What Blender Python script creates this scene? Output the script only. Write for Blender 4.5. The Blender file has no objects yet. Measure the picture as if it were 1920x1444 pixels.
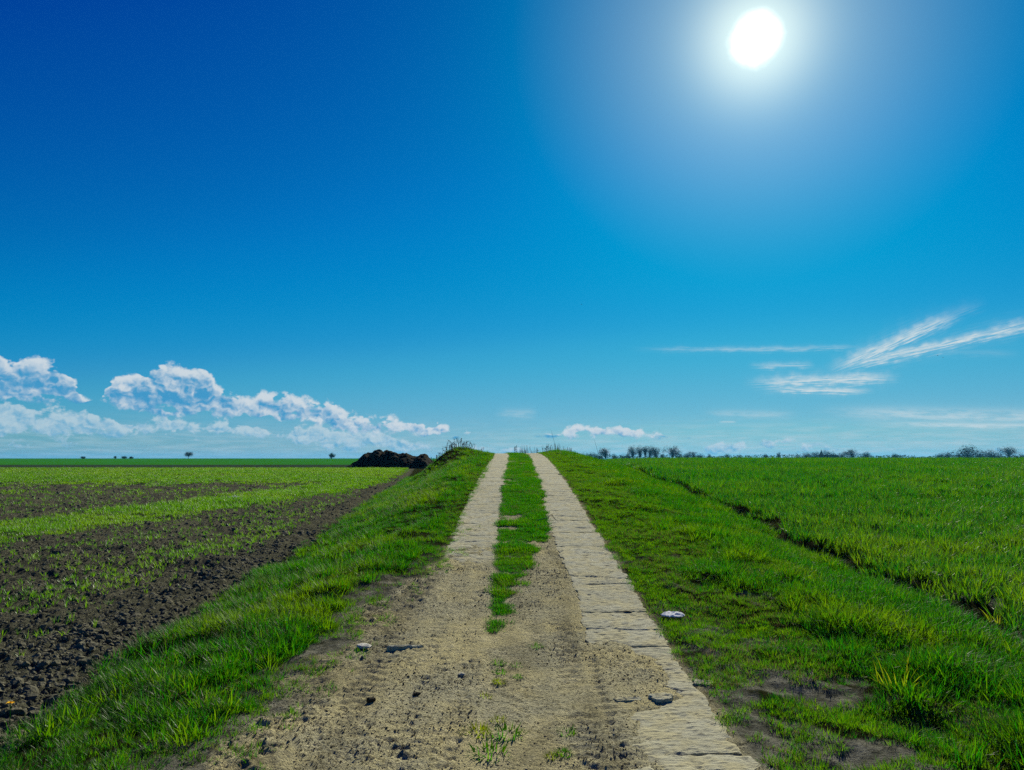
import bpy, math, random
import numpy as np
from mathutils import Vector, Matrix

R = math.radians
random.seed(7)
rng = np.random.default_rng(11)
scn = bpy.context.scene
COL = scn.collection

# ------------------------------------------------------------------ camera
CAM_Z = 1.6
PITCH = R(5.55)
FPX = 1400.0
cam = bpy.data.objects.new('camera', bpy.data.cameras.new('camera'))
COL.objects.link(cam)
scn.camera = cam
cam.data.sensor_width = 36.0
cam.data.lens = FPX / 1920.0 * 36.0
cam.data.clip_start = 0.05
cam.data.clip_end = 20000.0
cam.location = (0, 0, CAM_Z)
cam.rotation_euler = (R(90) + PITCH, 0, 0)

SUN_AZ, SUN_EL = R(18.96), R(29.1)
SUN = Vector((math.sin(SUN_AZ) * math.cos(SUN_EL), math.cos(SUN_AZ) * math.cos(SUN_EL), math.sin(SUN_EL)))

scn.view_settings.view_transform = 'Standard'
scn.view_settings.look = 'None'
scn.view_settings.exposure = 0.556
scn.view_settings.gamma = 1.0
scn.cycles.use_denoising = False
scn.cycles.max_bounces = 6
scn.cycles.diffuse_bounces = 2
scn.cycles.glossy_bounces = 1
scn.cycles.transmission_bounces = 4
scn.cycles.transparent_max_bounces = 4
scn.cycles.volume_bounces = 0
scn.cycles.caustics_reflective = False
scn.cycles.caustics_refractive = False

sun = bpy.data.objects.new('sun', bpy.data.lights.new('sun', 'SUN'))
COL.objects.link(sun)
sun.data.energy = 4.7
sun.data.angle = R(0.5)
sun.data.color = (1.0, 0.95, 0.78)
sun.rotation_euler = (-SUN).to_track_quat('-Z', 'Y').to_euler()


# ------------------------------------------------------------------ node helper
class S:
    """a socket with arithmetic"""
    def __init__(s, nt, sock):
        s.nt, s.k = nt, sock

    def _m(s, op, *a, clamp=False):
        n = s.nt.nodes.new('ShaderNodeMath')
        n.operation = op
        n.use_clamp = clamp
        for i, v in enumerate((s,) + a):
            if isinstance(v, S):
                s.nt.links.new(v.k, n.inputs[i])
            else:
                n.inputs[i].default_value = v
        return S(s.nt, n.outputs[0])

    def __add__(s, o): return s._m('ADD', o)
    __radd__ = __add__
    def __sub__(s, o): return s._m('SUBTRACT', o)
    def __rsub__(s, o): return (s * -1.0) + o
    def __mul__(s, o): return s._m('MULTIPLY', o)
    __rmul__ = __mul__
    def __truediv__(s, o): return s._m('DIVIDE', o)
    def mx(s, o): return s._m('MAXIMUM', o)
    def mn(s, o): return s._m('MINIMUM', o)
    def pw(s, o): return s._m('POWER', o)
    def exp(s): return s._m('EXPONENT')
    def clamp(s): return s._m('ADD', 0.0, clamp=True)

    def ramp(s, a, b, lo=0.0, hi=1.0, smooth=True):
        n = s.nt.nodes.new('ShaderNodeMapRange')
        n.interpolation_type = 'SMOOTHSTEP' if smooth else 'LINEAR'
        s.nt.links.new(s.k, n.inputs[0])
        n.inputs[1].default_value, n.inputs[2].default_value = a, b
        n.inputs[3].default_value, n.inputs[4].default_value = lo, hi
        return S(s.nt, n.outputs[0])

    def curve(s, pts, smooth=True):
        """pts over any range: normalised into a Float Curve"""
        xs = [p[0] for p in pts]
        ys = [p[1] for p in pts]
        x0, x1, y0, y1 = min(xs), max(xs), min(ys), max(ys)
        if y1 - y0 < 1e-9:
            y1 = y0 + 1
        t = (s - x0) * (1.0 / (x1 - x0))
        n = s.nt.nodes.new('ShaderNodeFloatCurve')
        c = n.mapping.curves[0]
        q = [((x - x0) / (x1 - x0), (y - y0) / (y1 - y0)) for x, y in pts]
        c.points[0].location = q[0]
        c.points[1].location = q[-1]
        for p in q[1:-1]:
            c.points.new(*p)
        for p in c.points:
            p.handle_type = 'AUTO_CLAMPED' if smooth else 'VECTOR'
        n.mapping.update()
        s.nt.links.new(t.k, n.inputs['Value'])
        return S(s.nt, n.outputs[0]) * (y1 - y0) + y0


def vec(nt, x, y, z=0.0):
    n = nt.nodes.new('ShaderNodeCombineXYZ')
    for i, v in enumerate((x, y, z)):
        if isinstance(v, S):
            nt.links.new(v.k, n.inputs[i])
        else:
            n.inputs[i].default_value = v
    return n.outputs[0]


def noise(nt, v, scale, detail=4.0, rough=0.5, dist=0.0, typ='FBM', dims='3D'):
    n = nt.nodes.new('ShaderNodeTexNoise')
    n.noise_dimensions = dims
    n.noise_type = typ
    n.inputs['Scale'].default_value = scale
    n.inputs['Detail'].default_value = detail
    n.inputs['Roughness'].default_value = rough
    n.inputs['Distortion'].default_value = dist
    if v is not None:
        nt.links.new(v, n.inputs['Vector'])
    return S(nt, n.outputs[0])


def mixc(nt, f, a, b):
    n = nt.nodes.new('ShaderNodeMix')
    n.data_type = 'RGBA'
    n.clamp_factor = True
    for idx, v in ((0, f), (6, a), (7, b)):
        if isinstance(v, S):
            nt.links.new(v.k, n.inputs[idx])
        elif isinstance(v, bpy.types.NodeSocket):
            nt.links.new(v, n.inputs[idx])
        elif idx == 0:
            n.inputs[0].default_value = v
        else:
            n.inputs[idx].default_value = (*v, 1.0)
    return n.outputs[2]


def px_dir(px, py):
    """direction of a point of the sky (az, el in degrees)"""
    a, u = (px - 960.0) / FPX, (722.0 - py) / FPX
    f = math.cos(PITCH) - u * math.sin(PITCH)
    z = math.sin(PITCH) + u * math.cos(PITCH)
    return math.degrees(math.atan2(a, f)), math.degrees(math.atan2(z, math.hypot(a, f)))


# ------------------------------------------------------------------ sky
def build_world():
    w = bpy.data.worlds.new('World')
    scn.world = w
    w.use_nodes = True
    nt = w.node_tree
    nt.nodes.clear()
    out = nt.nodes.new('ShaderNodeOutputWorld')
    sk = nt.nodes.new('ShaderNodeTexSky')
    sk.sky_type = 'NISHITA'
    sk.sun_disc = False
    sk.sun_elevation = SUN_EL
    sk.sun_rotation = SUN_AZ
    sk.air_density, sk.dust_density, sk.ozone_density, sk.altitude = 1.0, 0.0, 4.0, 0.0
    sep = nt.nodes.new('ShaderNodeSeparateColor')
    nt.links.new(sk.outputs[0], sep.inputs[0])
    r, g, b = (S(nt, sep.outputs[i]) * 0.1 for i in range(3))
    # film response of the photograph's deep saturated sky
    r = r.curve([(0, 0), (.22, 0.0), (.30, .004), (.42, .036), (.60, .10), (.86, .19), (1.0, .23), (1.5, .30)])
    g = g.curve([(0, 0), (.2, .04), (.25, .07), (.35, .138), (.44, .205), (.52, .25), (.6, .285), (.72, .36), (1.0, .45), (1.08, .5), (1.6, .56)])
    b = b.curve([(0, 0), (.3, .24), (.45, .335), (.6, .44), (.73, .54), (.85, .58), (1.0, .62), (1.5, .66)])
    b = b.mx(g * 1.08 + .06)
    tc = nt.nodes.new('ShaderNodeTexCoord')
    dv = tc.outputs['Generated']
    sx = nt.nodes.new('ShaderNodeSeparateXYZ')
    nt.links.new(dv, sx.inputs[0])
    X, Y, Z = (S(nt, sx.outputs[i]) for i in range(3))
    # angle from the sun, degrees: glare around it in the air
    def ang(v):
        d = nt.nodes.new('ShaderNodeVectorMath')
        d.operation = 'DOT_PRODUCT'
        nt.links.new(dv, d.inputs[0])
        d.inputs[1].default_value = v
        return S(nt, d.outputs['Value']).mn(1.0)._m('ARCCOSINE') * (180 / math.pi)
    th = ang(SUN)
    r = r + ((th * th * -0.0115).exp() * 0.28 - .012).mx(0.0)
    g = g + (th * -0.122).exp() * 0.62
    b = b + (th * -0.12).exp() * 0.40
    core = (th * th * -0.085).exp() * 0.62
    rag = noise(nt, dv, 60.0, 3.0, .6)
    disc = None
    for px, py, rad in ((1421, 67, .42), (1413, 77, .42)):
        az, el = (R(q) for q in px_dir(px, py))
        v = Vector((math.sin(az) * math.cos(el), math.cos(az) * math.cos(el), math.sin(el)))
        d = (ang(v) + (rag - .5) * .55).ramp(rad + 1.5, rad - .2) * 1.7
        disc = d if disc is None else disc.mx(d)
    r, g, b = (q + core * k + disc for q, k in ((r, 1.0), (g, .72), (b, .45)))

    az = X._m('ARCTAN2', Y) * (180 / math.pi)
    el = Z._m('ARCSINE') * (180 / math.pi)
    cmb = nt.nodes.new('ShaderNodeCombineColor')
    for i, q in enumerate((r, g, b)):
        nt.links.new(q.k, cmb.inputs[i])
    clear = cmb.outputs[0]

    # ---- cumulus rows: (x px, top py, base py)
    def A(px): return px_dir(px, 858)[0]
    def E(py): return (858 - py) / FPX * 57.3 * .995
    def puff(da, de, scale, detail):
        n = nt.nodes.new('ShaderNodeTexVoronoi')
        n.feature = 'SMOOTH_F1'
        n.normalize = True
        n.inputs['Scale'].default_value = scale
        n.inputs['Detail'].default_value = detail
        n.inputs['Roughness'].default_value = .55
        n.inputs['Smoothness'].default_value = .35
        n.inputs['Randomness'].default_value = 1.0
        nt.links.new(vec(nt, (az + da + warp) * .1, (el + de + warp2) * .125, 1.3), n.inputs['Vector'])
        return n.outputs['Distance']
    wn = nt.nodes.new('ShaderNodeTexNoise')
    wn.inputs['Scale'].default_value = 14.0
    wn.inputs['Detail'].default_value = 4.0
    nt.links.new(vec(nt, az * .1, el * .1, 3.0), wn.inputs['Vector'])
    wsep = nt.nodes.new('ShaderNodeSeparateColor')
    nt.links.new(wn.outputs['Color'], wsep.inputs[0])
    warp, warp2 = (S(nt, wsep.outputs[0]) - .5) * .9, (S(nt, wsep.outputs[1]) - .5) * .9
    h0 = S(nt, puff(0, 0, 8.0, 3.5)) * -1.0 + 1.0
    h1 = S(nt, puff(.16, .20, 8.0, 2.0)) * -1.0 + 1.0
    big = noise(nt, vec(nt, az * .1, el * .16, 1.0), 6.0, 3.0, .5)
    fine = noise(nt, vec(nt, az * .1, el * .14, 5.0), 34.0, 6.0, .65)

    def row(pts, soft, amp, low):
        top = az.curve([(A(x), E(t)) for x, t, _ in pts])
        bot = az.curve([(A(x), E(q)) for x, _, q in pts])
        inside = ((top - el) * (1 / soft)).mn((el - bot) * (1 / low))
        f = inside + (h0 - .62) * amp + (big - .5) * (amp * .5) + (fine - .5) * .55
        h = ((el - bot) / ((top - bot).mx(.05)))
        return f, h
    rowA = [(-420, 690, 770), (-200, 720, 770), (-60, 690, 766), (0, 700, 768), (60, 703, 768), (110, 716, 770), (140, 742, 770), (160, 768, 766),
            (172, 768, 764), (186, 750, 766), (205, 726, 772), (240, 718, 778), (268, 712, 780), (290, 697, 784), (330, 704, 784), (375, 703, 784),
            (395, 726, 786), (430, 742, 786), (468, 752, 786), (482, 744, 788), (520, 742, 792), (560, 752, 790), (600, 753, 796), (630, 762, 806),
            (670, 778, 812), (720, 786, 812), (770, 790, 816), (825, 796, 818), (846, 812, 818), (858, 822, 816), (868, 808, 814), (884, 809, 814), (896, 820, 814),
            (1030, 822, 815), (1060, 804, 817), (1090, 798, 818), (1170, 801, 818), (1235, 811, 818), (1262, 826, 816), (1500, 830, 815), (2300, 830, 815)]
    rowB = [(-420, 775, 830), (-100, 770, 832), (0, 768, 834), (40, 774, 832), (70, 785, 832), (110, 774, 830), (160, 784, 826), (200, 787, 824), (235, 800, 824), (255, 792, 824),
            (300, 792, 822), (350, 797, 822), (390, 796, 824), (440, 801, 826), (490, 803, 828), (520, 816, 828), (560, 800, 838), (640, 800, 842),
            (720, 812, 846), (800, 830, 846), (900, 838, 850), (1000, 842, 850), (1100, 846, 852), (1400, 828, 846), (1450, 826, 840), (1540, 832, 842), (1600, 850, 840), (2300, 850, 840)]
    fA, hA = row(rowA, .6, 2.8, .7)
    fB, hB = row(rowB, .5, 3.2, .8)
    aA = (fA - big.ramp(.50, .34) * .8).ramp(.0, .62) * (el - .9).ramp(-.3, 1.3, .75, 1.0)
    aB = (fB - big.ramp(.60, .40) * .60).ramp(.0, .6) * .86
    relief = (h1 - h0) * -2.6
    sh = (relief + hA * .55 + .38 + az.ramp(-27, -8) * .12 + (fine - .5) * .35 - fA.ramp(.35, 1.9) * .36 + (big - .5) * .9).clamp().ramp(.08, .92)
    shB = (relief + hB * .40 + .42 + (fine - .5) * .5).clamp().ramp(.05, .95)
    cA = mixc(nt, sh, (.055, .31, .57), (.60, .68, .74))
    cB = mixc(nt, shB, (.12, .38, .60), (.48, .62, .70))
    # thin cloud haze low over the horizon
    veil = el.ramp(3.6, .3) * noise(nt, vec(nt, az * .05, el * .45, 8.0), 8.0, 5.0, .6).ramp(.35, .75) * (az.ramp(0, 22) * .25 + .45)
    c = mixc(nt, veil, clear, (.48, .62, .68))
    c = mixc(nt, aB, c, cB)
    c = mixc(nt, aA, c, cA)
    low = nt.nodes.new('ShaderNodeBackground')
    low.inputs[1].default_value = .68

    # ---- cirrus and old contrails, right: (x0, y0, x1, y1, half width px, strength, fibre)
    streaks = [(1540, 700, 1805, 584, 10, .95, 1), (1555, 696, 1990, 592, 8, .95, 1), (1560, 690, 1790, 636, 5, .95, 1), (1180, 654, 1660, 650, 4, .38, 1),
               (1400, 686, 1530, 684, 5, .5, 2), (1392, 717, 1690, 706, 9, .95, 1), (1420, 729, 1640, 733, 5, .95, 1), (1310, 774, 1500, 778, 7, .3, 0),
               (1520, 770, 2100, 784, 11, .55, 0), (1610, 793, 2100, 802, 5, .7, 0), (1345, 791, 1382, 791, 1.6, .5, 0), (925, 775, 1010, 775, 8, .28, 0),
               (1640, 640, 1850, 565, 9, .16, 1), (1640, 660, 1920, 662, 6, .12, 0)]
    tot = None
    for i, (x0, y0, x1, y1, hw, st, fb) in enumerate(streaks):
        a0, e0 = px_dir(x0, y0)
        a1, e1 = px_dir(x1, y1)
        L = math.hypot(a1 - a0, e1 - e0)
        ca, sa = (a1 - a0) / L, (e1 - e0) / L
        u = ((az - a0) * ca + (el - e0) * sa) * (1 / L)
        wd = hw / FPX * 57.3
        v = ((el - e0) * ca - (az - a0) * sa) * (1 / wd)
        n1 = noise(nt, vec(nt, u * (L * .5), v * wd * (7.0 if fb else 3.0), i * 3.7), 1.3, 6.0, .62)
        if fb:
            v = v + (n1 - .5) * 3.0 + (S(nt, wsep.outputs[2]) - .5) * 2.2
        else:
            v = v + (n1 - .5) * 1.4
        al = ((v * v * -1.3).exp() * (n1.ramp(.30, .64) * .9 + .1) + (v * v * -.25).exp() * .10) * u.ramp(-.02, .35) * u.ramp(1.03, .75) * st
        tot = al if tot is None else tot.mx(al)
    c2 = mixc(nt, tot, c, (.60, .70, .74))
    nt.links.new(c2, low.inputs[0])
    high = nt.nodes.new('ShaderNodeBackground')
    nt.links.new(clear, high.inputs[0])
    high.inputs[1].default_value = .68
    ms = nt.nodes.new('ShaderNodeMixShader')
    f = el.ramp(12.6, 12.8, smooth=False).mx(el.ramp(-.5, -.7, smooth=False)).mx(az.mx(az * -1.0).ramp(48, 49, smooth=False))
    nt.links.new(f.k, ms.inputs[0])
    nt.links.new(low.outputs[0], ms.inputs[1])
    nt.links.new(high.outputs[0], ms.inputs[2])
    nt.links.new(ms.outputs[0], out.inputs[0])
    w.cycles.sampling_method = 'MANUAL'
    w.cycles.sample_map_resolution = 512


build_world()


# ------------------------------------------------------------------ numeric noise
def _hash(ix, iy, seed):
    h = (ix.astype(np.int64) * 374761393 + iy.astype(np.int64) * 668265263 + seed * 1442695041) & 0x7fffffff
    h = ((h ^ (h >> 13)) * 1274126177) & 0x7fffffff
    return ((h ^ (h >> 16)) & 0xffff) / 65535.0


def vnoise(x, y, seed=0):
    ix, iy = np.floor(x), np.floor(y)
    fx, fy = x - ix, y - iy
    fx, fy = fx * fx * fx * (fx * (fx * 6 - 15) + 10), fy * fy * fy * (fy * (fy * 6 - 15) + 10)
    a, b = _hash(ix, iy, seed), _hash(ix + 1, iy, seed)
    c, d = _hash(ix, iy + 1, seed), _hash(ix + 1, iy + 1, seed)
    return (a + (b - a) * fx) * (1 - fy) + (c + (d - c) * fx) * fy


def fbm(x, y, size, octs=4, seed=0, gain=.5):
    x, y = np.asarray(x, float) / size, np.asarray(y, float) / size
    t, a, n = 0.0, 1.0, 0.0
    for o in range(octs):
        t = t + a * vnoise(x * (1 + .07 * o) + 13.7 * o, y + 7.1 * o, seed + o)
        n += a
        a *= gain
        x, y = x * 1.94 + .6 * y * .1, y * 1.94
    return t / n                      # 0..1 around .5


def sstep(a, b, x):
    t = np.clip((np.asarray(x, float) - a) / (b - a), 0, 1)
    return t * t * (3 - 2 * t)


def profile(pts):
    xs, ys = np.array([p[0] for p in pts], float), np.array([p[1] for p in pts], float)
    m = np.gradient(ys, xs)
    def f(q):
        q = np.clip(np.asarray(q, float), xs[0], xs[-1])
        i = np.clip(np.searchsorted(xs, q) - 1, 0, len(xs) - 2)
        h = xs[i + 1] - xs[i]
        t = (q - xs[i]) / h
        return ((1 + 2 * t) * (1 - t) ** 2 * ys[i] + t * (1 - t) ** 2 * h * m[i]
                + t * t * (3 - 2 * t) * ys[i + 1] + t * t * (t - 1) * h * m[i + 1])
    return f


# ------------------------------------------------------------------ terrain (metres; the camera stands at 0, 0 looking along +y)
z_road = profile([(-60, 0), (0, 0), (4, .0), (5.3, .04), (7, .14), (8.5, .27), (10.5, .44), (14, .74), (18, 1.04), (24, 1.36), (30, 1.62), (37, 1.80), (43, 1.70), (52, 1.3), (70, .2), (110, -1.6), (200, -2.6), (600, -3), (6000, -3)])
z_left = profile([(-60, -.05), (0, -.05), (5, -.04), (10, .0), (16, .06), (24, .16), (40, .35), (55, .52), (66, .58), (76, .50), (95, .05), (130, -.75), (200, -1.45), (260, -1.3), (400, -.35), (520, .45), (610, .72), (700, .5), (900, -1.5), (1400, -3), (6000, -3)])
z_right = profile([(-60, -.05), (0, -.05), (5, -.03), (8, .03), (12, .22), (20, .62), (30, 1.0), (42, 1.21), (56, 1.29), (66, 1.26), (80, 1.1), (120, .0), (200, -1.8), (400, -2.6), (6000, -3)])
x_fieldL = profile([(-60, -3.0), (0, -2.95), (4.4, -3.0), (7.4, -3.33), (10, -3.5), (15, -3.9), (24, -4.7), (33, -5.4), (45, -6.3), (66, -8.6), (90, -11), (6000, -11)])
x_fieldR = profile([(-60, 4.6), (0, 4.6), (6.7, 4.62), (14, 4.75), (22, 5.0), (31, 5.3), (40, 5.9), (60, 7.0), (90, 8), (6000, 8)])
x_trackL = profile([(-60, -1.7), (2, -1.66), (3.9, -1.6), (5.3, -1.52), (6.5, -1.44), (8, -1.28), (9.2, -1.0), (10.5, -.88), (14, -.84), (18, -.76), (30, -.78), (34, -.84), (38, -1.0), (44, -1.5), (60, -3), (6000, -3)])
x_trackR = profile([(-60, 1.3), (8, 1.30), (18, 1.31), (26, 1.36), (31, 1.36), (35, 1.25), (38, 1.08), (44, .5), (60, -1), (6000, -1)])
x_midL = profile([(-60, -.17), (3.9, -.17), (8, -.18), (18, -.155), (26, -.1), (31, -.08), (35, -.14), (38, -.30), (44, -.85), (60, -2.4), (6000, -2.4)])
x_midR = profile([(-60, .58), (3.9, .56), (6, .60), (8, .64), (10, .58), (18, .64), (26, .67), (31, .66), (35, .56), (38, .4), (44, -.15), (60, -1.7), (6000, -1.7)])


_xfr = x_fieldR


def x_fieldR(y):
    y = np.asarray(y, float)
    return _xfr(y) + .10 * np.sin(y * .9) + .07 * np.sin(y * 2.3 + 1) + .05 * np.sin(y * 5.1)


def base_h(x, y):
    x, y = np.asarray(x, float), np.asarray(y, float)
    zr, zl, zR = z_road(y), z_left(y), z_right(y)
    xl, xr = x_fieldL(y), x_fieldR(y)
    far = sstep(26, 34, y)
    tl = sstep(0, 1, (-(1.1 + .9 * far) - x) / (-(1.1 + .9 * far) - xl))
    tr = sstep(0, 1, (x - 1.7) / (xr - 1.7))
    z = zr + (zl - zr) * tl + (zR - zr) * tr
    z = z + .40 * np.exp(-((x + 2.75) / 1.0) ** 2 - ((y - 34.0) / 2.6) ** 2)          # bank on the left of the crest
    z = z + .10 * np.exp(-((x - 2.3) / .9) ** 2 - ((y - 35.5) / 4.0) ** 2)
    near = 1 - sstep(40, 70, y)
    z = z + near * .07 * np.exp(-((x - 3.2) / .8) ** 2)
    z = z + near * .05 * np.exp(-((x + 2.1) / .5) ** 2) * (1 - sstep(20, 28, y))
    z = z - near * .17 * np.exp(-((x - xr + .06) / .19) ** 2)                            # furrow along the wheat
    z = z - near * .06 * np.exp(-((x - xl + .05) / .25) ** 2)
    und = (fbm(x, y, 1.7, 3, 41) - .5) * .12 + (fbm(x, y, .5, 3, 43) - .5) * .13
    offroad = np.maximum(sstep(.1, -.5, x - x_trackL(y)), sstep(-.1, .5, x - x_trackR(y)))
    z = z + und * offroad * near
    z = z - .26 * np.exp(-((x - 5.2) / 3.0) ** 2) * sstep(36, 46, y) * (1 - sstep(75, 110, y))
    big = sstep(30, 120, np.abs(x)) * sstep(20, 60, y)
    z = z + big * (fbm(x, y, 60, 2, 47) - .5) * .25 * (1 - sstep(120, 300, y))
    return z


def wob(y, seed, size=.5, amp=.12):
    return (fbm(y, np.zeros_like(np.asarray(y, float)), size, 3, seed) - .5) * 2 * amp


def mid_strip(x, y):
    lim = np.where(y < 9.3, x_midL(y) + np.interp(y, [6.4, 7.1, 7.6, 8.2, 8.8, 9.3], [.06, .15, .18, .25, .33, .43]), np.where(y < 11.5, x_midL(y) + np.interp(y, [9.3, 11.5], [.43, .76]), x_midR(y) + .03))
    k = sstep(-.02, .05, lim - .03 - x + (fbm(x, y, .2, 3, 321) - .5) * .36) * sstep(-.04, .03, x - x_midL(y) + (fbm(x, y, .15, 3, 323) - .5) * .1)
    g = np.where(y < 9.0, sstep(.40, .50, fbm(x * .6, y, .32, 2, 325) + .05), sstep(.28, .40, fbm(x, y, .35, 3, 325)))
    g = np.maximum(g, sstep(6.45, 6.55, y) * sstep(6.95, 6.85, y))
    g = np.maximum(g, sstep(7.15, 7.25, y) * sstep(7.95, 7.85, y))
    return k * g * sstep(6.3, 6.5, y)


def masks(x, y):
    """road dirt and ploughed soil, 0..1"""
    x, y = np.asarray(x, float), np.asarray(y, float)
    n = (fbm(x, y, .35, 4, 61) - .5) * .55
    nearw = 1 - sstep(9, 14, y) * .7
    road = sstep(-.05, .12, np.minimum(x - x_trackL(y) + n * nearw * .9, x_trackR(y) + .02 - x + n * .25))
    road = road * (1 - .85 * mid_strip(x, y))
    field = sstep(-.06, .10, x_fieldL(y) - x + n * .5) * (1 - sstep(68, 72, y))
    fur = np.exp(-((x - x_fieldR(y) + .06) / .22) ** 2)
    return road, field, fur


def worn_right(x, y):
    a = fbm(x, y, .42, 4, 67) + .24 * np.exp(-((x - 1.75) / .42) ** 2) - .04
    return sstep(.57, .68, a) * (1 - sstep(2.2, 2.8, x)) * sstep(1.1, 1.3, x) * (1 - sstep(5.5, 8, y))


def worn_left(x, y):
    d = x - x_trackL(y)
    a = fbm(x, y, .35, 4, 71) + .30 * np.exp(-(d / .3) ** 2)
    return sstep(.52, .66, a) * sstep(-.75, -.1, d) * (1 - sstep(7, 11, y))


def plate_edges(y, right):
    if right:
        return x_midR(y), x_trackR(y)
    m = x_midL(y)
    return m - .70, m


def exposure(x, y, right):
    """1 where a plate lies bare, 0 where trampled dirt covers it"""
    n = (fbm(x, y, .45, 4, 81) - .5) * 1.0 + (fbm(x, y, .1, 3, 83) - .5) * .5
    if right:
        e = np.maximum(sstep(6.1, 6.45, y + n * .5), sstep(-.05, .12, x - np.interp(y, [3, 4.85, 5.1, 5.4, 6.2], [.60, .68, 1.06, 1.0, .86]) + n * .42))
        e = e * sstep(.35, .5, .62 + n * .55 + .2 * sstep(6, 9, y))
    else:
        e = sstep(8.6, 10.2, y + n * 2.2)
    return np.clip(e, 0, 1)


def cover(x, y):
    """loose dirt over or between the plates (m above the plates' own level)"""
    tot = np.zeros_like(x)
    for right in (False, True):
        a, b = plate_edges(y, right)
        w = sstep(.0, .05, x - a) * sstep(.0, .05, b - x)
        e = exposure(x, y, right)
        tot = tot + w * (-.009 * e + .010 * (1 - e))
    return tot


def detail_h(x, y, road, field):
    """fine relief: trampled dirt, tyre prints, clods"""
    near = 1 - sstep(14, 30, y)
    f1 = fbm(x, y, .11, 4, 91) - .5
    f2 = fbm(x * 1.0, y * 1.6, .035, 3, 97) - .5
    pit = sstep(.60, .78, fbm(x, y, .055, 3, 101))
    rough = .6 + 1.1 * sstep(.42, .62, fbm(x, y, .6, 3, 105))
    f3 = fbm(x, y * 1.5, .018, 2, 99) - .5
    d = (f1 * .009 + f2 * .017 + f3 * .014 - pit * .004) * rough
    # tyre prints
    for xc, w, ph, am in ((.40, .10, 0, .017), (.58, .05, 1.1, .013), (.20, .06, .7, .009), (-1.02, .13, .5, .018), (-.62, .09, 2.1, .011), (-.36, .07, 3.0, .008)):
        xw = xc + wob(y, int(110 + xc * 30), 3.0, .05)
        lane = np.exp(-((x - xw) / w) ** 4)
        tread = np.sin((y + np.abs(x - xw) * .6) * 2 * math.pi / .12 + ph + 3 * fbm(x, y, .3, 2, 117)) * .5 + .5
        g = sstep(.25, .50, fbm(x * .2, y, .9, 2, int(121 + ph * 10)))
        d = d - lane * am * (.35 + g * tread)
    dl = x - x_trackL(y)
    d = d + np.exp(-((dl - .12) / .28) ** 2) * (fbm(x, y * 1.3, .07, 3, 131) - .5) * .055 * (1 - sstep(9, 12, y))
    for right in (False, True):
        a, b = plate_edges(y, right)
        d = d * (1 - .8 * sstep(.0, .05, x - a) * sstep(.0, .05, b - x) * exposure(x, y, right))
    z = road * d * near
    c1 = np.abs(fbm(x, y, .13, 3, 141) - .5) * 2
    c2 = np.abs(fbm(x, y, .06, 2, 145) - .5) * 2
    z = z + field * ((.055 * (.5 - c1) + .045 * (.5 - c2)) * (1 - sstep(25, 60, y) * .5))
    o = (1 - road) * (1 - field)
    z = z + o * ((fbm(x, y, .12, 3, 151) - .5) * .03) * near
    return z


def ground_h(x, y):
    x, y = np.asarray(x, float), np.asarray(y, float)
    road, field, fur = masks(x, y)
    return base_h(x, y) + detail_h(x, y, road, field) + cover(x, y) * road


def gz(x, y):
    return float(ground_h(np.array([x]), np.array([y]))[0])


def at(px, py, dmax=400.0):
    """the point of the ground that the photograph shows at px, py (used once, to read positions off it)"""
    a, u = (px - 960.0) / FPX, (722.0 - py) / FPX
    dx, dy, dz = a, math.cos(PITCH) - u * math.sin(PITCH), math.sin(PITCH) + u * math.cos(PITCH)
    t = np.concatenate([np.arange(2.5, 60, .02), np.arange(60, dmax, .25)]) / dy
    hit = np.nonzero(CAM_Z + t * dz <= ground_h(t * dx, t * dy))[0]
    k = t[hit[0]] if len(hit) else t[-1]
    return k * dx, k * dy, gz(k * dx, k * dy)


# ------------------------------------------------------------------ mesh helpers
def add_obj(name, verts, faces, mat, parent=None, smooth=True, loc=None):
    me = bpy.data.meshes.new(name)
    me.from_pydata([tuple(v) for v in verts], [], [tuple(f) for f in faces])
    me.update()
    if smooth:
        me.polygons.foreach_set('use_smooth', np.ones(len(me.polygons), bool))
    if mat:
        me.materials.append(mat)
    o = bpy.data.objects.new(name, me)
    COL.objects.link(o)
    if parent:
        o.parent = parent
    if loc is not None:
        o.location = loc
    return o


def grid_mesh(name, V, F, mat, attrs=None, smooth=True):
    me = bpy.data.meshes.new(name)
    me.vertices.add(len(V))
    me.vertices.foreach_set('co', V.astype(np.float32).ravel())
    me.loops.add(F.size)
    me.loops.foreach_set('vertex_index', F.astype(np.int32).ravel())
    me.polygons.add(len(F))
    me.polygons.foreach_set('loop_start', (np.arange(len(F)) * F.shape[1]).astype(np.int32))
    me.polygons.foreach_set('loop_total', np.full(len(F), F.shape[1], np.int32))
    me.polygons.foreach_set('use_smooth', np.full(len(F), smooth, bool))
    for k, v in (attrs or {}).items():
        a = me.attributes.new(k, 'FLOAT', 'POINT')
        a.data.foreach_set('value', v.astype(np.float32))
    me.update()
    me.validate()
    if mat:
        me.materials.append(mat)
    o = bpy.data.objects.new(name, me)
    COL.objects.link(o)
    return o


def structure(o):
    o['kind'] = 'structure'
    return o


def thing(o, label, cat, group=None):
    o['label'], o['category'] = label, cat
    if group:
        o['group'] = group
    return o


def empty(name, loc=(0, 0, 0)):
    o = bpy.data.objects.new(name, None)
    o.empty_display_size = .2
    COL.objects.link(o)
    o.location = loc
    return o


# ------------------------------------------------------------------ materials
def new_mat(name):
    m = bpy.data.materials.new(name)
    m.use_nodes = True
    nt = m.node_tree
    nt.nodes.clear()
    out = nt.nodes.new('ShaderNodeOutputMaterial')
    return m, nt, out


def attr(nt, name, inst=False):
    n = nt.nodes.new('ShaderNodeAttribute')
    n.attribute_name = name
    n.attribute_type = 'INSTANCER' if inst else 'GEOMETRY'
    return S(nt, n.outputs['Fac'])


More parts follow.
